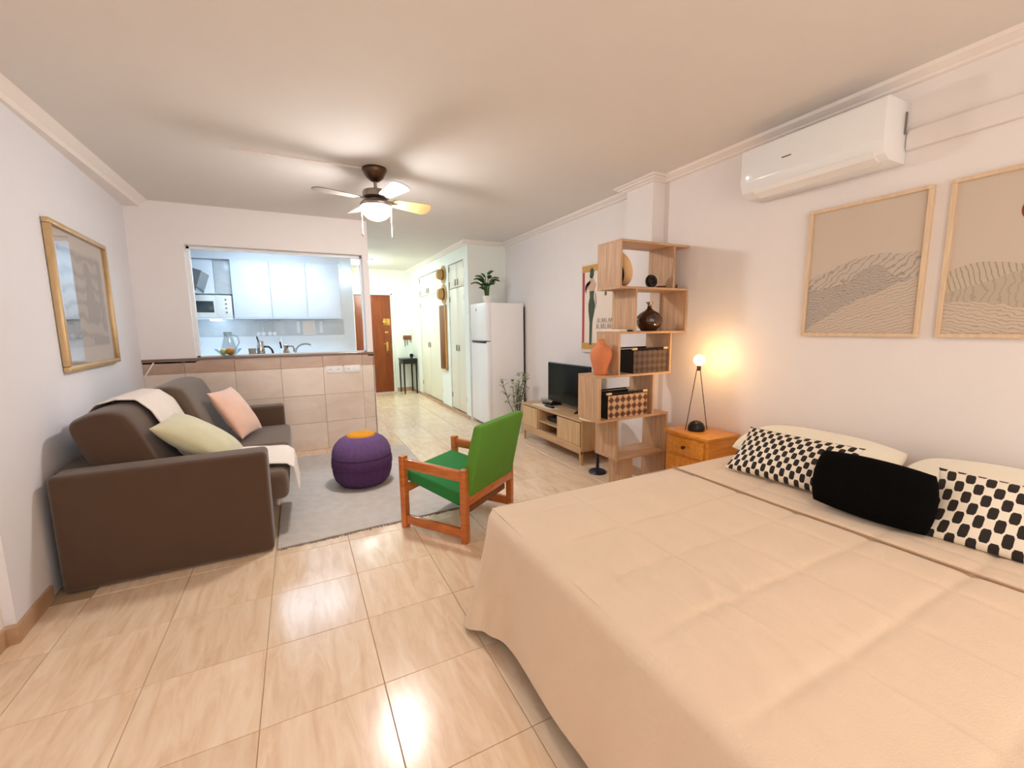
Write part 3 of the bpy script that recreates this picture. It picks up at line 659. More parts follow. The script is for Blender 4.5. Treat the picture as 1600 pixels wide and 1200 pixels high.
for row, (zr, hgt, n) in enumerate(((1.335, .042, 7), (1.275, .05, 7))):
    for k in range(n):
        ya = 3.42 - k * .034 - row * -.012
        if k % 3 == 0: mb.bar((XR - .0245, ya, zr), (XR - .0245, ya - .012, zr + hgt), .002, .006, (1, 0, 0), 0); mb.bar((XR - .0245, ya - .012, zr + hgt), (XR - .0245, ya - .024, zr), .002, .006, (1, 0, 0), 0)
        elif k % 3 == 1: mb.box(XR - .0252, ya - .006, zr, XR - .0235, ya, zr + hgt); mb.box(XR - .0252, ya - .022, zr, XR - .0235, ya - .006, zr + .007)
        else: mb.box(XR - .0252, ya - .022, zr, XR - .0235, ya - .016, zr + hgt); mb.box(XR - .0252, ya - .006, zr, XR - .0235, ya, zr + hgt); mb.box(XR - .0252, ya - .022, zr + hgt * .45, XR - .0235, ya, zr + hgt * .6)
obj('printed_lettering', mb, M_ink, pw)
mb = MB()
for k in range(5): mb.tube([(XR - .0245, 3.40 - .03 * k + .02 * math.sin(a * .9 + k), 1.14 + .10 * a / 6) for a in range(7)], .002, 5)
obj('printed_scroll', mb, M_ink, pw)
tag(obj('wall_cable', MB().tube([(XR - .008, 2.99, .74), (XR - .012, 3.02, .66), (XR - .01, 2.985, .58), (XR - .01, 3.0, .50), (XR - .012, 2.93, .42)], .006, 8), M_black), 'black cable on the wall seen through the lower bookcase compartment', 'cable')

# ------------------------------------------------------------------ armchair
C2 = Vector((.825, 2.275, 0)); ca = math.atan2(.345, .496)
ch = thing('armchair', 'green canvas armchair with orange brown wooden frame', 'armchair', C2, ca)
def cobj(n, mb, m, par=None): return obj(n, mb, m, par or ch, local=True)
W, D, pw_ = .604, .519, .042
for xi, x in enumerate((0, W - pw_)):
    cobj('post', box(x, 0, 0, x + pw_, pw_, .462, .004), M_chairw)
    cobj('post', box(x, D - pw_, 0, x + pw_, D, .484, .004), M_chairw)
    cobj('arm_rail', MB().bar((x + pw_ / 2, pw_ - .002, .418), (x + pw_ / 2, D - pw_ + .002, .436), .032, .062), M_chairw)
    cobj('bottom_rail', MB().bar((x + pw_ / 2, pw_ - .002, .058), (x + pw_ / 2, D - pw_ + .002, .058), .028, .058), M_chairw)
cobj('front_rail', box(pw_ - .002, D - .035, .235, W - pw_ + .002, D - .012, .29, .003), M_chairw)
rr = cobj('rear_rail', box(pw_ - .002, -.004, .235, W - pw_ + .002, .020, .295, .003), M_chairw)
cobj('bolt', MB().lathe([(.007, 0), (.007, .004), (0, .006)], n=12, M=Matrix.Translation((W * .5, -.004, .266)) @ Matrix.Rotation(R(90), 4, 'X')), M_brass, rr)
cobj('under_rail', box(pw_ - .002, .05, .150, W - pw_ + .002, .075, .195, .003), M_panelw)
s0, s1 = .045, W - .045
mb = MB(); mb.prism([(.045, .215), (.09, .212), (D - .01, .315), (D + .004, .335), (D + .002, .372), (D - .02, .385), (.06, .30), (.035, .27)], s0, s1, 'x', .012, 3); cobj('seat', mb, M_green)
mb = MB(); mb.prism([(.030, .262), (-.010, .292), (-.105, .715), (-.100, .728), (-.055, .734), (-.042, .72), (.065, .335), (.062, .29)], s0 - .008, s1 + .008, 'x', .012, 3); cobj('backrest', mb, M_green2)

# ------------------------------------------------------------------ pouf and rug
pf = thing('knitted_pouf', 'round purple knitted pouf with an orange top', 'pouf', (.42, 3.66, .0105))
prof_ = [(.15, 0), (.185, .012), (.215, .05), (.232, .10), (.237, .15)]
def rib(a, z): return .012 * math.sin(a * 26) + .004 * math.sin(a * 7)
obj('lower_band', MB().lathe([(.13, 0), (.18, .012), (.214, .05), (.230, .10), (.236, .145), (.232, .158)], (.42, 3.66, .0105), 130, wob=rib), M_purple, pf, 80)
obj('middle_band', MB().lathe([(.228, .15), (.240, .165), (.241, .20), (.237, .235), (.228, .246)], (.42, 3.66, .0105), 130, wob=rib), M_purple, pf, 80)
obj('upper_band', MB().lathe([(.226, .24), (.235, .255), (.228, .30), (.208, .345), (.178, .38), (.14, .402), (.11, .412), (.09, .40)], (.42, 3.66, .0105), 130, wob=rib), M_purple2, pf, 80)
obj('top_disc', MB().lathe([(.115, .400), (.112, .420), (.09, .428), (.05, .425), (0, .42)], (.42, 3.66, .0105), 60), M_orange, pf, 80)
rg = thing('area_rug', 'pale grey wool rug under the purple pouf', 'rug', (.4, 3.7, 0))
def rugf(u, v):
    x = -.19 + 1.18 * u + .012 * noise.noise(Vector((v * 6, 0, 9))) * (1 if u > .9 else 0)
    yn_ = 2.752 + .05 * u + .010 * noise.noise(Vector((u * 9, 3, 0))); yf_ = 4.74 - .06 * u
    return (x, yn_ + (yf_ - yn_) * v, .0105 + .0015 * noise.noise(Vector((u * 8, v * 10, 2))))
mb = MB(); mb.grid(rugf, 60, 90)
ex = bmesh.ops.extrude_face_region(mb.bm, geom=list(mb.bm.faces)); 
for v_ in [g for g in ex['geom'] if isinstance(g, bmesh.types.BMVert)]: v_.co.z = .0005
obj('pile', mb, M_rug, rg, 80)
mb = MB()
for k in range(230):
    u = (k + .5) / 230; p = rugf(u, 0)
    mb.box(p[0] - .0018, p[1] - random.uniform(-.002, .022), .0005, p[0] + .0018, p[1] + .004, .006)
fr = obj('fringe', mb, M_rugedge, rg); fr['kind'] = 'stuff'

# ------------------------------------------------------------------ sofa
def loft(poly, ya, yb, sub=6, n=22):
    """stuffed cushion: rounded profile drawn in towards both ends"""
    P_ = [Vector((a, b)) for a, b in poly]; N_ = len(P_); cur = []
    for k in range(N_):
        p0, p1, p2, p3 = P_[k - 1], P_[k], P_[(k + 1) % N_], P_[(k + 2) % N_]
        for q in range(sub):
            t = q / sub; cur.append(.5 * (2 * p1 + (p2 - p0) * t + (2 * p0 - 5 * p1 + 4 * p2 - p3) * t * t + (3 * p1 - p0 - 3 * p2 + p3) * t ** 3))
    c = sum(cur, Vector((0, 0))) / len(cur); mb = MB(); rings = []
    for k in range(n + 1):
        t = math.sin(math.pi / 2 * (2 * k / n - 1)); e = max(0, 1 - abs(t) ** 9) ** .45; sc = .86 + .14 * e
        rings.append([mb.bm.verts.new((c.x + (p.x - c.x) * sc, (ya + yb) / 2 + (yb - ya) / 2 * t, c.y + (p.y - c.y) * sc)) for p in cur])
    m_ = len(cur)
    for a, b in zip(rings, rings[1:]):
        for k in range(m_): mb.bm.faces.new((a[k], a[(k + 1) % m_], b[(k + 1) % m_], b[k]))
    for rg_, yy in ((rings[0], ya - .012), (rings[-1], yb + .012)):
        inner = [mb.bm.verts.new((c.x + (v.co.x - c.x) * .6, yy, c.y + (v.co.z - c.y) * .6)) for v in rg_]
        for k in range(m_): mb.bm.faces.new((rg_[k], rg_[(k + 1) % m_], inner[(k + 1) % m_], inner[k]))
        mb.bm.faces.new(inner)
    return mb
sf = thing('sofa', 'dark brown fabric sofa along the left wall', 'sofa', (-.66, 3.68, 0))
obj('arm', box(-1.128, 2.745, .004, -.204, 2.915, .607, .028, 4), M_brown, sf)
obj('arm', box(-1.13, 4.465, .004, -.155, 4.635, .600, .028, 4), M_brown, sf)
obj('back_frame', MB().prism([(xl(2.9) + .012, 2.90), (-1.0, 2.90), (-1.0, 4.48), (xl(4.48) + .012, 4.48)], .004, .59, 'z', .02, 3), M_brown, sf)
obj('base', box(-1.0, 2.915, .06, -.215, 4.465, .245, .01), M_brown, sf)
for ya, yb in ((2.918, 3.688), (3.692, 4.462)):
    obj('seat_cushion', box(-1.0, ya, .240, -.112, yb, .425, .045, 5), M_brown2, sf)
for (ya, yb, dx, dz) in ((2.925, 3.685, 0, 0), (3.695, 4.455, .10, .035)):
    poly = [(-1.095, .80), (-1.045, .862), (-.965, .885), (-.885, .876), (-.825, .815), (-.715, .56), (-.63, .432), (-.95, .432), (-1.02, .58)]
    obj('back_cushion', loft([(a + dx * (0.4 if b < .5 else 1), b + (dz if b > .6 else 0)) for a, b in poly], ya, yb), M_brown if dx == 0 else M_brown2, sf, 60)
for px in (-1.0, -.30):
    for py in (3.0, 4.35): obj('leg', MB().lathe([(.02, 0), (.024, .06)], (px, py, .001), 10), M_black, sf)
# throw
path = [(-1.13, .72), (-1.112, .80), (-1.055, .876), (-.965, .900), (-.878, .890), (-.810, .822), (-.70, .57), (-.615, .452), (-.50, .437), (-.35, .437), (-.20, .437), (-.125, .432), (-.092, .405), (-.086, .36), (-.078, .30), (-.068, .25)]
def pol(t):
    s = t * (len(path) - 1); i = min(int(s), len(path) - 2); f = s - i
    return path[i][0] * (1 - f) + path[i + 1][0] * f, path[i][1] * (1 - f) + path[i + 1][1] * f
def thr(u, v):
    x, z = pol(u); sh = max(0, min(1, (u - .35) / .4))
    y0_, y1_ = 3.16 - .16 * sh, 3.66 - .18 * sh
    y = y0_ + (y1_ - y0_) * v
    wv = .007 * noise.noise(Vector((x * 7, y * 16, z * 6))) + .005 * math.sin(y * 60 + x * 9)
    if u > .9: z -= .05 * v * (u - .9) / .1
    return (x + .010 + .6 * abs(wv), y, z + .010 + abs(wv))
mb = MB(); mb.grid(thr, 110, 46)
o = obj('throw_blanket', mb, M_throw, None, 80); sm = o.modifiers.new('thickness', 'SOLIDIFY'); sm.thickness = .006; sm.offset = 1
tag(o, 'cream throw blanket draped over the sofa back and seat', 'blanket')
cushion('sofa_cushion', 'pale sage green cushion behind the near sofa arm', pillow((-.575, 3.15, .640), (.02, .185, .01), (.175, .0, -.135), .085, pinch=.05), M_sage, group='sofa cushions')
cushion('sofa_cushion', 'pink velvet cushion on the far side of the sofa', pillow((-.485, 4.06, .640), (.055, .185, .0), (.105, -.04, -.185), .07, pinch=.06), M_pink, group='sofa cushions')

# ------------------------------------------------------------------ picture on the left wall
fy = 3.745; rz = math.atan(.0512)
pl = thing('gilt_picture', 'gilt framed black and white print hanging above the sofa', 'picture', (xl(fy), fy, 1.075), rz)
def lobj(n, mb, m): return obj(n, mb, m, pl, local=True)
w2, h2, fw = .475, .85, .03
for a in ((-w2, 0, w2, fw), (-w2, h2 - fw, w2, h2), (-w2, fw, -w2 + fw, h2 - fw), (w2 - fw, fw, w2, h2 - fw)):
    lobj('frame_bar', box(.002, a[0], a[1], .036, a[2], a[3], .006, 2), M_gold)
lobj('mount_board', box(.004, -w2 + fw - .003, fw - .003, .012, w2 - fw + .003, h2 - fw + .003), M_mat)
art = linework('print_grey_scene', (196, 192, 186), (150, 146, 140), 3.2, 6, 'Z', (0, 0, 0), .3)
lobj('print', box(.011, -w2 + .12, .13, .0135, w2 - .11, h2 - .12), art)
fig = lambda pts: MB().prism(pts, .0135, .0148, 'x')
lobj('printed_figure', fig([(.02, .30), (.17, .27), (.23, .33), (.25, .42), (.17, .44), (.15, .55), (.11, .66), (.06, .68), (.02, .64), (.05, .58), (.03, .48), (.0, .40)]), M_lock)
lobj('printed_band', fig([(.27, .25), (.34, .22), (.34, .71), (.29, .72)]), M_lock)
lobj('printed_floor_line', fig([(.05, .14), (.34, .14), (.34, .20), (.06, .19)]), M_lock)
lobj('glass_pane', box(.018, -w2 + fw - .003, fw - .003, .020, w2 - fw + .003, h2 - fw + .003), M_pane)

# ------------------------------------------------------------------ ceiling fan
fx, fyy = .59, 3.36
fn = thing('ceiling_fan', 'ceiling fan with lit glass bowl and pull chains in the middle of the room', 'ceiling fan', (fx, fyy, ZC))
F = lambda prof, n=36: MB().lathe(prof, (fx, fyy, 0), n)
obj('canopy', F([(.085, ZC - .001), (.088, ZC - .012), (.078, 2.42), (.058, 2.388), (.034, 2.368), (.022, 2.362)]), M_bronze, fn, 60)
obj('down_rod', F([(.012, 2.37), (.012, 2.30)], 16), M_nickel, fn)
obj('motor_housing', F([(.02, 2.312), (.05, 2.308), (.088, 2.296), (.094, 2.28), (.094, 2.252), (.080, 2.242), (.06, 2.238), (.06, 2.226), (.098, 2.222), (.112, 2.206), (.112, 2.186), (.06, 2.186)]), M_nickel, fn, 40)
obj('glass_bowl', F([(.102, 2.1855), (.106, 2.165), (.094, 2.135), (.068, 2.11), (.036, 2.096), (0, 2.092)]), M_glow, fn, 60)
for ang, bm_, tilt in ((14, M_blade_tan, -22), (104, M_blade_lit, -14), (194, M_blade_grey, -4), (284, M_blade_lit, -14)):
    Mx = Matrix.Translation((fx, fyy, 2.236)) @ Matrix.Rotation(R(ang), 4, 'Z') @ Matrix.Rotation(R(tilt), 4, 'X')
    mb = MB(); n = 14; poly = [(.125, -.035), (.16, -.045)] + [(.16 + .235 * k / n, -.045 - .022 * k / n) for k in range(1, n)] + [(.40 + .045 * math.sin(math.pi * k / 12), -.067 * math.cos(math.pi * k / 12)) for k in range(13)] + [(.16 + .235 * k / n, .045 + .022 * k / n) for k in range(n - 1, 0, -1)] + [(.16, .045), (.125, .035)]
    mb.prism(poly, -.003, .003, 'z'); bmesh.ops.transform(mb.bm, matrix=Mx, verts=mb.bm.verts); bl = obj('blade', mb, bm_, fn)
    mb = MB(); mb.box(.075, -.014, -.004, .17, .014, .003, .002, 1); bmesh.ops.transform(mb.bm, matrix=Mx, verts=mb.bm.verts); obj('blade_iron', mb, M_nickel, bl)
for s in (-1, 1):
    c = obj('pull_chain', MB().tube([(fx + .104 * s, fyy, 2.205), (fx + .106 * s, fyy, 1.992)], .0025, 6), M_white, fn)
    obj('chain_bob', MB().lathe([(.003, 0), (.006, -.008), (.007, -.02), (0, -.026)], (fx + .106 * s, fyy, 1.995), 10), M_nickel, c)

# ------------------------------------------------------------------ fridge and plants
fg = thing('fridge', 'tall white fridge freezer beside the television stand', 'fridge', (2.42, 5.22, 0))
fy0, fy1 = 4.93, 5.505
obj('body', box(2.19, fy0, .03, 2.66, fy1, 1.605, .008), M_white, fg)
for z0, z1 in ((.05, 1.118), (1.13, 1.61)):
    d = obj('door', MB().prism([(2.188, fy0), (2.188, fy1), (2.15, fy1 - .004), (2.135, fy1 - .03), (2.128, (fy0 + fy1) / 2), (2.135, fy0 + .03), (2.15, fy0 + .004)], z0, z1, 'z', .004, 2), M_whiteg, fg)
    if z0 < 1: obj('handle', box(2.120, fy0 + .03, 1.10, 2.150, fy1 - .1, 1.128, .006), M_black, d)
    else: obj('badge', box(2.126, 5.24, 1.51, 2.131, 5.27, 1.545), M_lock, d)
obj('back_grille', box(2.66, fy0 + .02, .08, 2.685, fy1 - .02, 1.56), M_dark, fg)
for xa in (2.22, 2.60):
    for ya in (fy0 + .04, fy1 - .04): obj('foot', MB().lathe([(.018, 0), (.018, .03)], (xa, ya, 0), 10), M_black, fg)
def leaf(base_, tip, w, curl=.15):
    b, t_ = Vector(base_), Vector(tip); d = t_ - b; sd = d.cross(Vector((0, 0, 1)))
    sd = (sd if sd.length > 1e-4 else Vector((1, 0, 0))).normalized(); up = sd.cross(d).normalized(); mb = MB()
    def g(u, v):
        ww = w * math.sin(math.pi * min(1, .04 + u * .96)) ** .8
        return b + d * u + up * (curl * d.length * math.sin(math.pi * u) * 1 - .12 * w * abs(2 * v - 1)) + sd * ww * (v - .5)
    return mb.grid(g, 7, 4)
P = Vector((2.205, 5.06, 1.612))
pt = thing('potted_plant', 'dark green leafy plant in a white pot on top of the fridge', 'plant', P)
obj('pot', MB().lathe([(.04, 0), (.045, .004), (.058, .085), (.054, .085), (.05, .07), (0, .07)], P, 24), M_pot, pt)
tops = [(-.15, .02, .36), (-.19, -.03, .31), (-.20, .05, .26), (.10, .03, .44), (.15, -.04, .34), (.19, .02, .31), (-.08, -.08, .26), (.07, -.10, .28), (-.13, -.06, .20), (.13, .08, .27), (.03, -.05, .37), (-.05, .06, .40)]
for k, (a, b, c) in enumerate(tops):
    s0_ = P + Vector((a * .1, b * .1, .07)); s1_ = P + Vector((a * .22, b * .4, c * .82)); tp = P + Vector((a, b, c * .93))
    obj('stem', MB().tube([s0_, (s0_ + s1_) / 2 + Vector((0, 0, .02)), s1_], .005, 6), M_leaf, pt)
    o = obj('leaf', leaf(s1_, tp, .12, .22), M_leaf, pt, 80); o.modifiers.new('thickness', 'SOLIDIFY').thickness = .0015
Q = Vector((2.40, 4.60, 0))
p2 = thing('potted_plant', 'grey green small-leaved plant in a pot between fridge and television stand', 'plant', Q)
obj('pot', MB().lathe([(.065, 0), (.07, .005), (.09, .15), (.084, .15), (.078, .13), (0, .13)], Q, 24), M_pot, p2)
mb = MB(); stem = MB()
for k in range(9):
    a = random.uniform(0, 6.28); rr_ = random.uniform(.04, .17); top_ = Q + Vector((rr_ * math.cos(a) - .03, rr_ * math.sin(a), random.uniform(.48, .70)))
    mid = (Q + top_) / 2 + Vector((-.02, 0, .06)); stem.tube([Q + Vector((0, 0, .12)), mid, top_], .004, 6)
    for j in range(11):
        f = .45 + .55 * j / 8; p0 = mid.lerp(top_, (f - .45) / .55) if f > .45 else mid
        an = random.uniform(0, 6.28); e = p0 + Vector((.07 * math.cos(an), .07 * math.sin(an), random.uniform(-.03, .05)))
        lf = leaf(p0, e, .042); me = bpy.data.meshes.new('tmp'); lf.bm.to_mesh(me); lf.bm.free(); mb.bm.from_mesh(me); bpy.data.meshes.remove(me)
o = obj('foliage', mb, M_leaf2, p2, 80); o['kind'] = 'stuff'
obj('stems', stem, M_stem, p2)

# ------------------------------------------------------------------ hall: wardrobes, hats, panel, door, console
def wardrobe(y0, y1, split, label):
    t = thing('built_in_wardrobe', label, 'wardrobe', (2.14, (y0 + y1) / 2, 0), 0, 'cream built-in wardrobes')
    obj('carcass', box(2.165, y0, .05, 2.49, y1, 2.24), M_cream, t)
    for a, b in ((y0, split), (split, y1)):
        for z0, z1, nm in ((.06, 1.875, 'door'), (1.89, 2.235, 'upper_door')):
            d = obj(nm, box(2.142, a + .004, z0, 2.165, b - .004, z1, .003), M_cream, t)
            near = b if abs(b - split) < .01 else a
            ky = near - .05 if near == b else near + .05
            zk = 1.0 if nm == 'door' else 1.96
            obj('handle', box(2.128, ky - .01, zk - .045, 2.142, ky + .01, zk + .045, .003), M_nickel, d)
            hy = a + .014 if near == b else b - .014
            for zh in ((z0 + .2, z1 - .15) if nm == 'door' else (z0 + .06, z1 - .06)): obj('hinge', box(2.136, hy - .012, zh - .04, 2.143, hy + .012, zh + .04, .002, 1), M_grey, d)
wardrobe(5.70, 6.36, 6.03, 'cream built-in wardrobe nearest the fridge')
wardrobe(6.83, 8.10, 7.55, 'cream built-in wardrobe beside the console table')
for (yh, zh, r, lab) in ((6.60, 2.13, .135, 'upper straw hat hanging on the wall between the wardrobes'), (6.60, 1.83, .15, 'lower straw hat hanging on the wall between the wardrobes')):
    Mh = Matrix.Translation((2.126, yh, zh)) @ Matrix.Rotation(R(-90), 4, 'Y')
    t = thing('straw_hat', lab, 'hat', (2.126, yh, zh), 0, 'straw hats')
    obj('brim', MB().lathe([(r, 0), (r + .004, .004), (r * .62, .012), (r * .6, .006), (0, .004)], n=36, M=Mh), M_straw, t, 60)
    obj('crown', MB().lathe([(r * .62, .008), (r * .58, .06), (r * .48, .095), (r * .2, .105), (0, .104)], n=36, M=Mh), M_straw, t, 60)
    obj('hat_band', MB().lathe([(r * .625, .012), (r * .615, .034), (r * .60, .034), (r * .61, .012)], n=36, M=Mh), M_panelw, t, 60)
t = thing('wall_panel', 'tall narrow brown wooden panel hanging below the straw hats', 'panel', (2.12, 6.64, .64))
obj('board', box(2.096, 6.50, .645, 2.128, 6.78, 1.655, .006), M_panelw, t)
obj('edge_strip', box(2.094, 6.49, .635, 2.128, 6.505, 1.665, .003), M_ochre, t)
obj('edge_strip', box(2.094, 6.49, .632, 2.128, 6.79, .648, .003), M_ochre, t)
d = struct_thing('door_1', 'mahogany brown entrance door at the end of the hall', 'door', (1.38, YD, 0))
obj('leaf', box(1.035, YD + .02, .004, 1.735, YD + .065, 1.965, .004), M_doorw, d)
for a, b, c, e in ((1.0, 0, 1.037, 2.0), (1.733, 0, 1.77, 2.0), (1.0, 1.965, 1.77, 2.005)): obj('door_frame', box(a, YD - .012, b, c, YD + .08, e, .004), M_hallw, d)
obj('lock_plate', box(1.58, YD + .008, 1.36, 1.71, YD + .02, 1.50, .006), M_brass, d)
obj('lock_knob', MB().lathe([(.03, 0), (.03, .01), (.014, .016), (.02, .03), (0, .036)], n=18, M=Matrix.Translation((1.60, YD + .018, 1.43)) @ Matrix.Rotation(R(90), 4, 'X')), M_brass, d)
obj('peephole_plate', box(1.60, YD + .008, 1.205, 1.665, YD + .02, 1.245, .006), M_brass, d)
hp = obj('handle_plate', box(1.615, YD + .008, .84, 1.66, YD + .02, 1.03, .006), M_brass, d)
obj('lever', box(1.56, YD - .035, .985, 1.65, YD - .02, 1.0, .004), M_brass, hp)
obj('key_knob', MB().lathe([(.018, 0), (.018, .02), (0, .026)], n=16, M=Matrix.Translation((1.635, YD + .012, .78)) @ Matrix.Rotation(R(90), 4, 'X')), M_bronze, d)
t = thing('console_table', 'slim black console table at the end of the hall', 'console table', (1.98, 8.55, 0))
cx0, cx1, cy0, cy1 = 1.835, 2.105, 8.40, 8.80
obj('table_top', box(cx0 - .01, cy0 - .01, .68, cx1 + .008, cy1 + .02, .70, .004), M_black, t)
mb = MB()
for a in ((cx0, cy0, cx1, cy0 + .02), (cx0, cy1 - .02, cx1, cy1), (cx0, cy0, cx0 + .02, cy1), (cx1 - .02, cy0, cx1, cy1)): mb.box(a[0], a[1], .60, a[2], a[3], .68)
obj('apron', mb, M_black, t)
for xa in (cx0 - .002, cx1 - .03):
    for ya in (cy0 - .002, cy1 - .03): obj('leg', MB().prism([(xa, .68), (xa + .032, .68), (xa + .026, 0), (xa + .006, 0)], ya, ya + .03, 'y'), M_black, t)
o = thing('table_clock', 'small round black clock on the console table', 'clock', (2.05, 8.6, .70))
obj('clock_foot', box(2.03, 8.58, .70, 2.07, 8.62, .715, .004), M_black, o)
obj('clock_case', MB().lathe([(.035, -.012), (.04, -.008), (.04, .012), (0, .012)], n=24, M=Matrix.Translation((2.05, 8.60, .752)) @ Matrix.Rotation(R(90), 4, 'X')), M_black, o)
t = thing('key_rack', 'dark brown key rack with hanging keys above the console table', 'key rack', (2.04, YD - .02, 1.08))
obj('rack_board', box(1.955, YD - .03, 1.07, 2.115, YD, 1.155, .005), M_panelw, t)
for k, xx in enumerate((1.98, 2.03, 2.09)):
    hk = obj('hook', MB().tube([(xx, YD - .03, 1.085), (xx, YD - .045, 1.07), (xx, YD - .05, 1.08)], .003, 6), M_brass, t)
    if k < 2: obj('key', box(xx - .01, YD - .05, .93 + .03 * k, xx + .01, YD - .046, 1.07, .002, 1), M_nickel, hk)
    else: obj('key', box(xx - .008, YD - .05, 1.01, xx + .008, YD - .046, 1.07, .002, 1), M_brass, hk)
t = thing('hall_ceiling_lamp', 'flat square ceiling lamp of the hall near the kitchen post', 'ceiling lamp', (1.07, 7.75, ZC))
obj('lamp_rim', box(.92, 7.55, ZC - .03, 1.22, 7.95, ZC - .001, .004), M_white, t)
obj('diffuser', box(.935, 7.565, ZC - .05, 1.205, 7.935, ZC - .03, .006), M_hglow, t)

# ------------------------------------------------------------------ kitchen
for k, (a, b) in enumerate(((-.722, -.276), (-.276, .166), (.166, .606))):
    t = thing('wall_cabinet', ['white kitchen wall cabinet beside the microwave', 'white kitchen wall cabinet in the middle of three', 'white kitchen wall cabinet nearest the hall'][k], 'cabinet', ((a + b) / 2, 7.06, 1.46), 0, 'white kitchen wall cabinets')
    obj('cabinet_body', box(a, 6.77, 1.465, b, 7.078, 2.225), M_kitw, t)
    obj('door', box(a + .003, 6.748, 1.47, b - .003, 6.77, 2.22, .003), M_kitw, t)
    obj('light_rail', box(a, 6.752, 1.452, b, 6.775, 1.466, .002, 1), M_kitw, t)
tag(obj('upper_fascia', box(-1.29, 6.77, 2.225, .62, 7.078, 2.40, .003), M_kitw), 'white filler panel above the kitchen wall cabinets', 'panel')
t = thing('wall_cabinet', 'short white kitchen cabinet above the microwave', 'cabinet', (-1.02, 7.0, 1.77), 0, 'white kitchen wall cabinets')
obj('cabinet_body', box(-1.29, 6.86, 1.78, -.73, 7.078, 2.225), M_kitw, t)
obj('door', box(-1.287, 6.84, 1.785, -.92, 6.86, 2.22, .003), M_kitw, t)
obj('door', box(-.914, 6.84, 1.785, -.733, 6.86, 2.22, .003), M_splash_shade, t)  # grey colour stands in for the cabinet side lying in shade
tag(obj('microwave_shelf', box(-1.29, 6.74, 1.448, -.735, 7.078, 1.466, .002, 1), M_kitw), 'white shelf carrying the microwave', 'shelf')
t = thing('microwave', 'white microwave oven with dark window in the kitchen', 'microwave', (-.95, 6.9, 1.466))
obj('housing', box(-1.18, 6.745, 1.468, -.738, 7.05, 1.758, .006), M_mw, t)
obj('window', box(-1.15, 6.738, 1.535, -.935, 6.747, 1.68, .004), mat('oven_window', (62, 74, 78), .15), t)
obj('control_panel', box(-.905, 6.740, 1.485, -.752, 6.747, 1.74, .003), M_mw, t)
for k in range(4): obj('button', MB().lathe([(.012, 0), (.011, .008), (0, .009)], n=12, M=Matrix.Translation((-.80, 6.741, 1.535 + k * .055)) @ Matrix.Rotation(R(90), 4, 'X')), M_nickel, t)
tag(obj('under_cabinet_light', box(-1.0, 6.80, 1.428, -.88, 6.88, 1.447, .006), M_kglow), 'small lit lamp under the microwave shelf', 'light')
t = thing('cooker_hood', 'slanted dark glass cooker hood at the left kitchen wall', 'cooker hood', (-1.2, 6.3, 1.8))
obj('glass_front', MB().prism([(-1.29, 2.105), (-.925, 1.985), (-1.0, 1.76), (-1.17, 1.83), (-1.29, 1.9)], 6.05, 6.55, 'y'), M_hood, t)
obj('hood_duct', box(-1.295, 6.15, 2.08, -1.12, 6.45, ZC - .002, .004), M_kitw, t)
obj('hood_box', box(-1.295, 6.05, 1.76, -1.18, 6.55, 1.82, .004), M_grey, t)
sp_ = struct('trim_12', box(-1.298, 7.062, 1.215, .66, 7.08, 1.45), M_splash_shade, 'grey stone backsplash strip under the kitchen cabinets', 'backsplash')
struct('trim_13', box(-1.298, 7.066, .90, .66, 7.079, 1.213), M_counter, 'white lower backsplash behind the kitchen worktop', 'backsplash')
tag(obj('worktop', box(-1.295, 6.46, .87, .66, 7.062, .90, .004), M_counter), 'white kitchen worktop along the back wall', 'worktop')
for k in range(3):
    a = -1.29 + .65 * k; b = a + .646
    t = thing('base_cabinet', ['white kitchen base cabinet under the microwave', 'white kitchen base cabinet under the hanging utensils', 'white kitchen base cabinet under the sink tap'][k], 'cabinet', ((a + b) / 2, 6.75, 0), 0, 'white kitchen base cabinets')
    obj('cabinet_body', box(a, 6.50, .08, b, 7.06, .869), M_kitw, t); obj('door', box(a + .003, 6.48, .10, b - .003, 6.50, .865, .003), M_kitw, t); obj('toe_kick', box(a, 6.54, 0, b, 7.05, .08), M_kitw, t)
    obj('handle', box(a + .2, 6.465, .80, b - .2, 6.48, .815, .003), M_nickel, t)
t = thing('kitchen_ceiling_lamp', 'bright white panel lamp on the kitchen ceiling', 'ceiling lamp', (-.2, 6.0, ZC))
obj('panel_frame', box(-.82, 5.78, ZC - .04, .42, 6.22, ZC - .002, .004), M_white, t)
obj('panel_diffuser', box(-.80, 5.80, ZC - .044, .40, 6.20, ZC - .039), M_kglow, t)
t = thing('sink_tap', 'curved chrome tap standing in the kitchen', 'tap', (.0, 6.9, .90))
tx, ty = -.03, 6.62
obj('spout', MB().tube([(tx, ty, .90), (tx, ty, .96)] + [(tx + .13 - .13 * math.cos(a), ty, .98 + .12 * math.sin(a)) for a in [R(10 * k) for k in range(0, 13)]] + [(tx + .225, ty, 1.055)], .013, 10), M_chrome, t)
obj('tap_base', MB().lathe([(.028, .90), (.028, .91), (.018, .925)], (tx, ty, 0), 18), M_chrome, t)
obj('spray_head', MB().tube([(tx + .20, ty, 1.085), (tx + .238, ty, 1.045)], .017, 10), M_white, t)
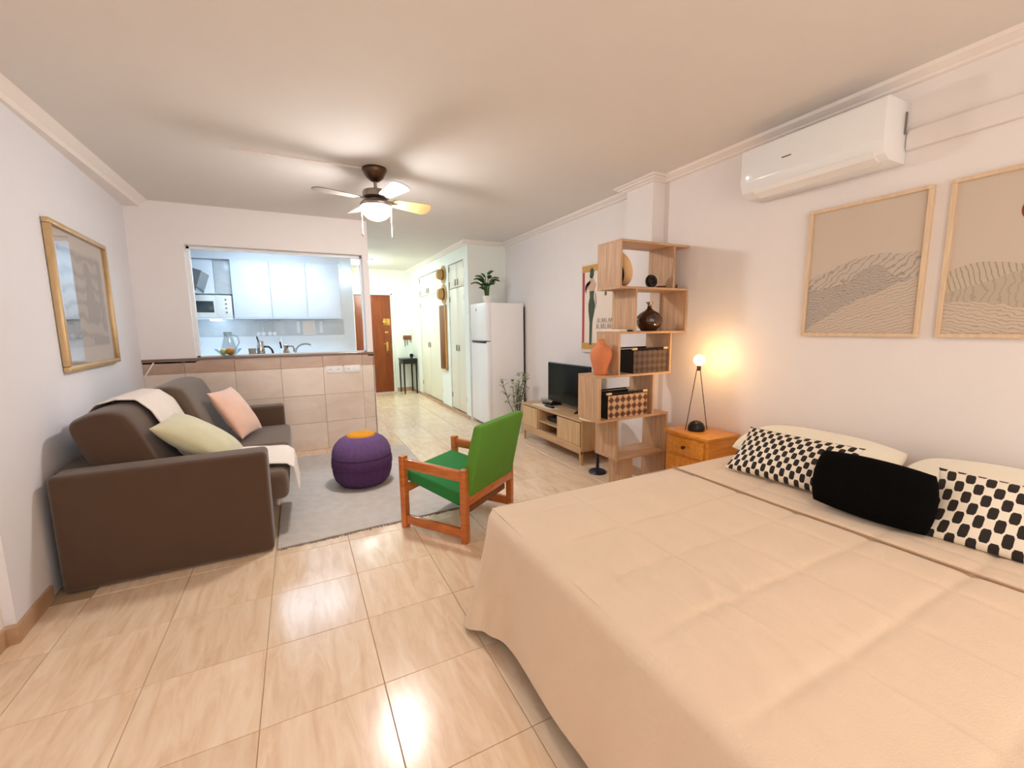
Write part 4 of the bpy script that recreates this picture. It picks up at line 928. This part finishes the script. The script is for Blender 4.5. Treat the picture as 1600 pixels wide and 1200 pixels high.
# hanging utensils rail
t = thing('utensil_rail', 'chrome utensil rail with hanging tools under the middle cabinet', 'rail', (-.33, 6.95, 1.44))
obj('rail_bar', MB().tube([(-.52, 7.04, 1.425), (-.2, 7.04, 1.425)], .006, 8), M_chrome, t)
for k, xx in enumerate((-.48, -.42, -.34, -.28)):
    h_ = obj('hanging_tool', MB().tube([(xx, 7.035, 1.425), (xx, 7.03, 1.28)], .005, 6), M_chrome, t)
    obj('tool_head', MB().sphere((xx, 7.02, 1.25), .028, (1, .35, 1), 12), M_white, h_)
tag(obj('paper_roll', MB().lathe([(.02, 0), (.022, .002), (.022, .30), (0, .302)], (-.20, 7.02, 1.16 - .26), 16), M_white), 'slim white tube standing against the kitchen backsplash', 'tube')
t = thing('kitchen_note', 'small white framed note on the kitchen backsplash', 'note', (.13, 7.06, 1.23))
obj('note_frame', box(.09, 7.048, 1.225, .255, 7.063, 1.43, .003), M_white, t); obj('note_sheet', box(.10, 7.046, 1.235, .245, 7.05, 1.42), M_poster, t)
for xx, lab in ((.335, 'white switch plate right of the note on the kitchen backsplash'), (.03, 'white switch strip left of the note on the kitchen backsplash')):
    t = thing('switch_plate', lab, 'switch', (xx, 7.06, 1.25)); obj('plate', box(xx - .02, 7.05, 1.25, xx + .02, 7.063, 1.42, .004), M_white, t); obj('rocker', box(xx - .010, 7.046, 1.30, xx + .010, 7.051, 1.36, .002, 1), M_white, t)
t = thing('wall_lamp', 'small white rounded lamp on the wall right of the kitchen cabinets', 'lamp', (.75, 7.07, 2.05))
obj('lamp_plate', box(.70, 7.068, 2.03, .79, 7.079, 2.15, .004), M_white, t); obj('lamp_cover', box(.695, 7.02, 2.035, .795, 7.068, 2.145, .018, 3), M_kglow, t)
# things on the bar ledge
LZ = 1.0435
t = thing('glass_bowl', 'clear glass fruit bowl on the bar ledge', 'bowl', (-.625, 5.10, LZ))
obj('bowl_wall', MB().lathe([(.05, 0), (.055, .002), (.085, .035), (.118, .074), (.115, .075), (.082, .038), (.05, .006), (0, .005)], (-.625, 5.10, LZ), 40), M_glass, t, 60)
t = thing('orange', 'single orange in the glass bowl on the bar ledge', 'orange', (-.607, 5.08, LZ + .01))
obj('peel', MB().sphere((-.607, 5.08, LZ + .048), .040, (1, 1, .92), 24), M_orangef, t, 60)
obj('stem_button', MB().lathe([(.005, 0), (.004, .003), (0, .004)], (-.607, 5.08, LZ + .0835), 8), M_leaf, t)
t = thing('glass_jug', 'tall pale glass jug behind the glass bowl', 'jug', (-.64, 5.29, LZ))
obj('jug_body', MB().lathe([(.05, 0), (.06, .01), (.066, .08), (.05, .15), (.036, .20), (.042, .24), (.036, .24), (.032, .20), (0, .19)], (-.64, 5.29, LZ), 28), M_frost, t, 60)
obj('jug_handle', MB().tube([(-.60, 5.29, LZ + .21), (-.555, 5.29, LZ + .19), (-.545, 5.29, LZ + .13), (-.578, 5.29, LZ + .07)], .007, 8), M_frost, t)
tag(obj('lemon', MB().lathe([(0, -.042), (.008, -.036), (.03, -.012), (.032, .01), (.012, .035), (0, .042)], n=20, M=Matrix.Translation((-.668, 5.115, LZ + .045)) @ Matrix.Rotation(R(70), 4, 'X')), M_yellow, None, 60), 'pale yellow lemon beside the orange in the bowl', 'lemon')
t = thing('mug', 'grey mug on the bar ledge right of the glass bowl', 'mug', (-.42, 5.12, LZ))
obj('cup', MB().lathe([(.028, 0), (.032, .004), (.034, .07), (.030, .07), (.028, .008), (0, .006)], (-.42, 5.12, LZ), 24), M_lock, t)
obj('handle', MB().tube([(-.386, 5.12, LZ + .058), (-.365, 5.12, LZ + .05), (-.365, 5.12, LZ + .025), (-.387, 5.12, LZ + .015)], .004, 8), M_lock, t)
t = thing('coffee_press', 'dark handled coffee press on the bar ledge', 'coffee maker', (-.335, 5.16, LZ))
obj('beaker', MB().lathe([(.036, 0), (.038, .005), (.034, .10), (.028, .13), (.030, .14)], (-.345, 5.16, LZ), 24), M_chrome, t)
obj('handle', MB().tube([(-.312, 5.16, LZ + .085), (-.27, 5.16, LZ + .08), (-.245, 5.16, LZ + .05), (-.235, 5.16, LZ + .01)], .010, 8), M_black, t)
obj('knife_grip', MB().tube([(-.36, 5.17, LZ + .13), (-.375, 5.17, LZ + .19)], .007, 8), M_navy, t)
t = thing('moka_pot', 'small steel stovetop coffee pot on the bar ledge left of the tap', 'coffee pot', (-.12, 5.18, LZ))
obj('pot_body', MB().lathe([(.036, 0), (.036, .03), (.024, .055), (.030, .09), (.026, .095), (0, .105)], (-.11, 5.18, LZ), 8), M_chrome, t)
obj('lid_knob', MB().tube([(-.155, 5.18, LZ + .06), (-.165, 5.18, LZ + .13)], .008, 8), M_black, t)
obj('handle', MB().tube([(-.08, 5.18, LZ + .08), (-.045, 5.18, LZ + .078), (-.035, 5.18, LZ + .05), (-.04, 5.18, LZ + .02)], .007, 8), M_grey, t)
# sockets on the half wall
for k, (xa, lab) in enumerate(((.256, 'left double socket plate on the tiled half wall'), (.44, 'right socket and switch plate on the tiled half wall'))):
    t = thing('socket_plate', lab, 'socket', (xa + .08, YB, .86), 0, 'sockets on the half wall')
    obj('plate', box(xa, YB - .010, .826, xa + .165, YB + .002, .905, .004), M_white, t)
    for j in range(2):
        if k and j: obj('rocker_switch', box(xa + .095, YB - .015, .840, xa + .152, YB - .008, .892, .003), M_white, t)
        else:
            c_ = obj('socket_well', MB().lathe([(.024, 0), (.024, .004), (.019, .004), (.018, .001), (0, .001)], n=22, M=Matrix.Translation((xa + .042 + .08 * j, YB - .0095, .866)) @ Matrix.Rotation(R(90), 4, 'X')), M_white, t)
            for q in (-1, 1): obj('pin_hole', MB().lathe([(.0045, 0), (.0045, .0025)], n=8, M=Matrix.Translation((xa + .042 + .08 * j + .008 * q, YB - .0105, .866)) @ Matrix.Rotation(R(90), 4, 'X')), M_grey, c_)

# ------------------------------------------------------------------ unseen lamp added for warm fill over the bed end (behind the viewer)
t = thing('fill_ceiling_lamp', 'round flat ceiling lamp added unseen over the viewer for fill light', 'ceiling lamp', (1.0, -.35, ZC))
obj('lamp_rim', MB().lathe([(.21, ZC), (.21, ZC - .04), (.195, ZC - .045), (.19, ZC - .01)], (1.0, -.35, 0), 40), M_white, t)
obj('diffuser', MB().lathe([(.192, ZC - .03), (.18, ZC - .06), (.12, ZC - .072), (0, ZC - .076)], (1.0, -.35, 0), 40), M_fillglow, t)
print('tiles', ntile)
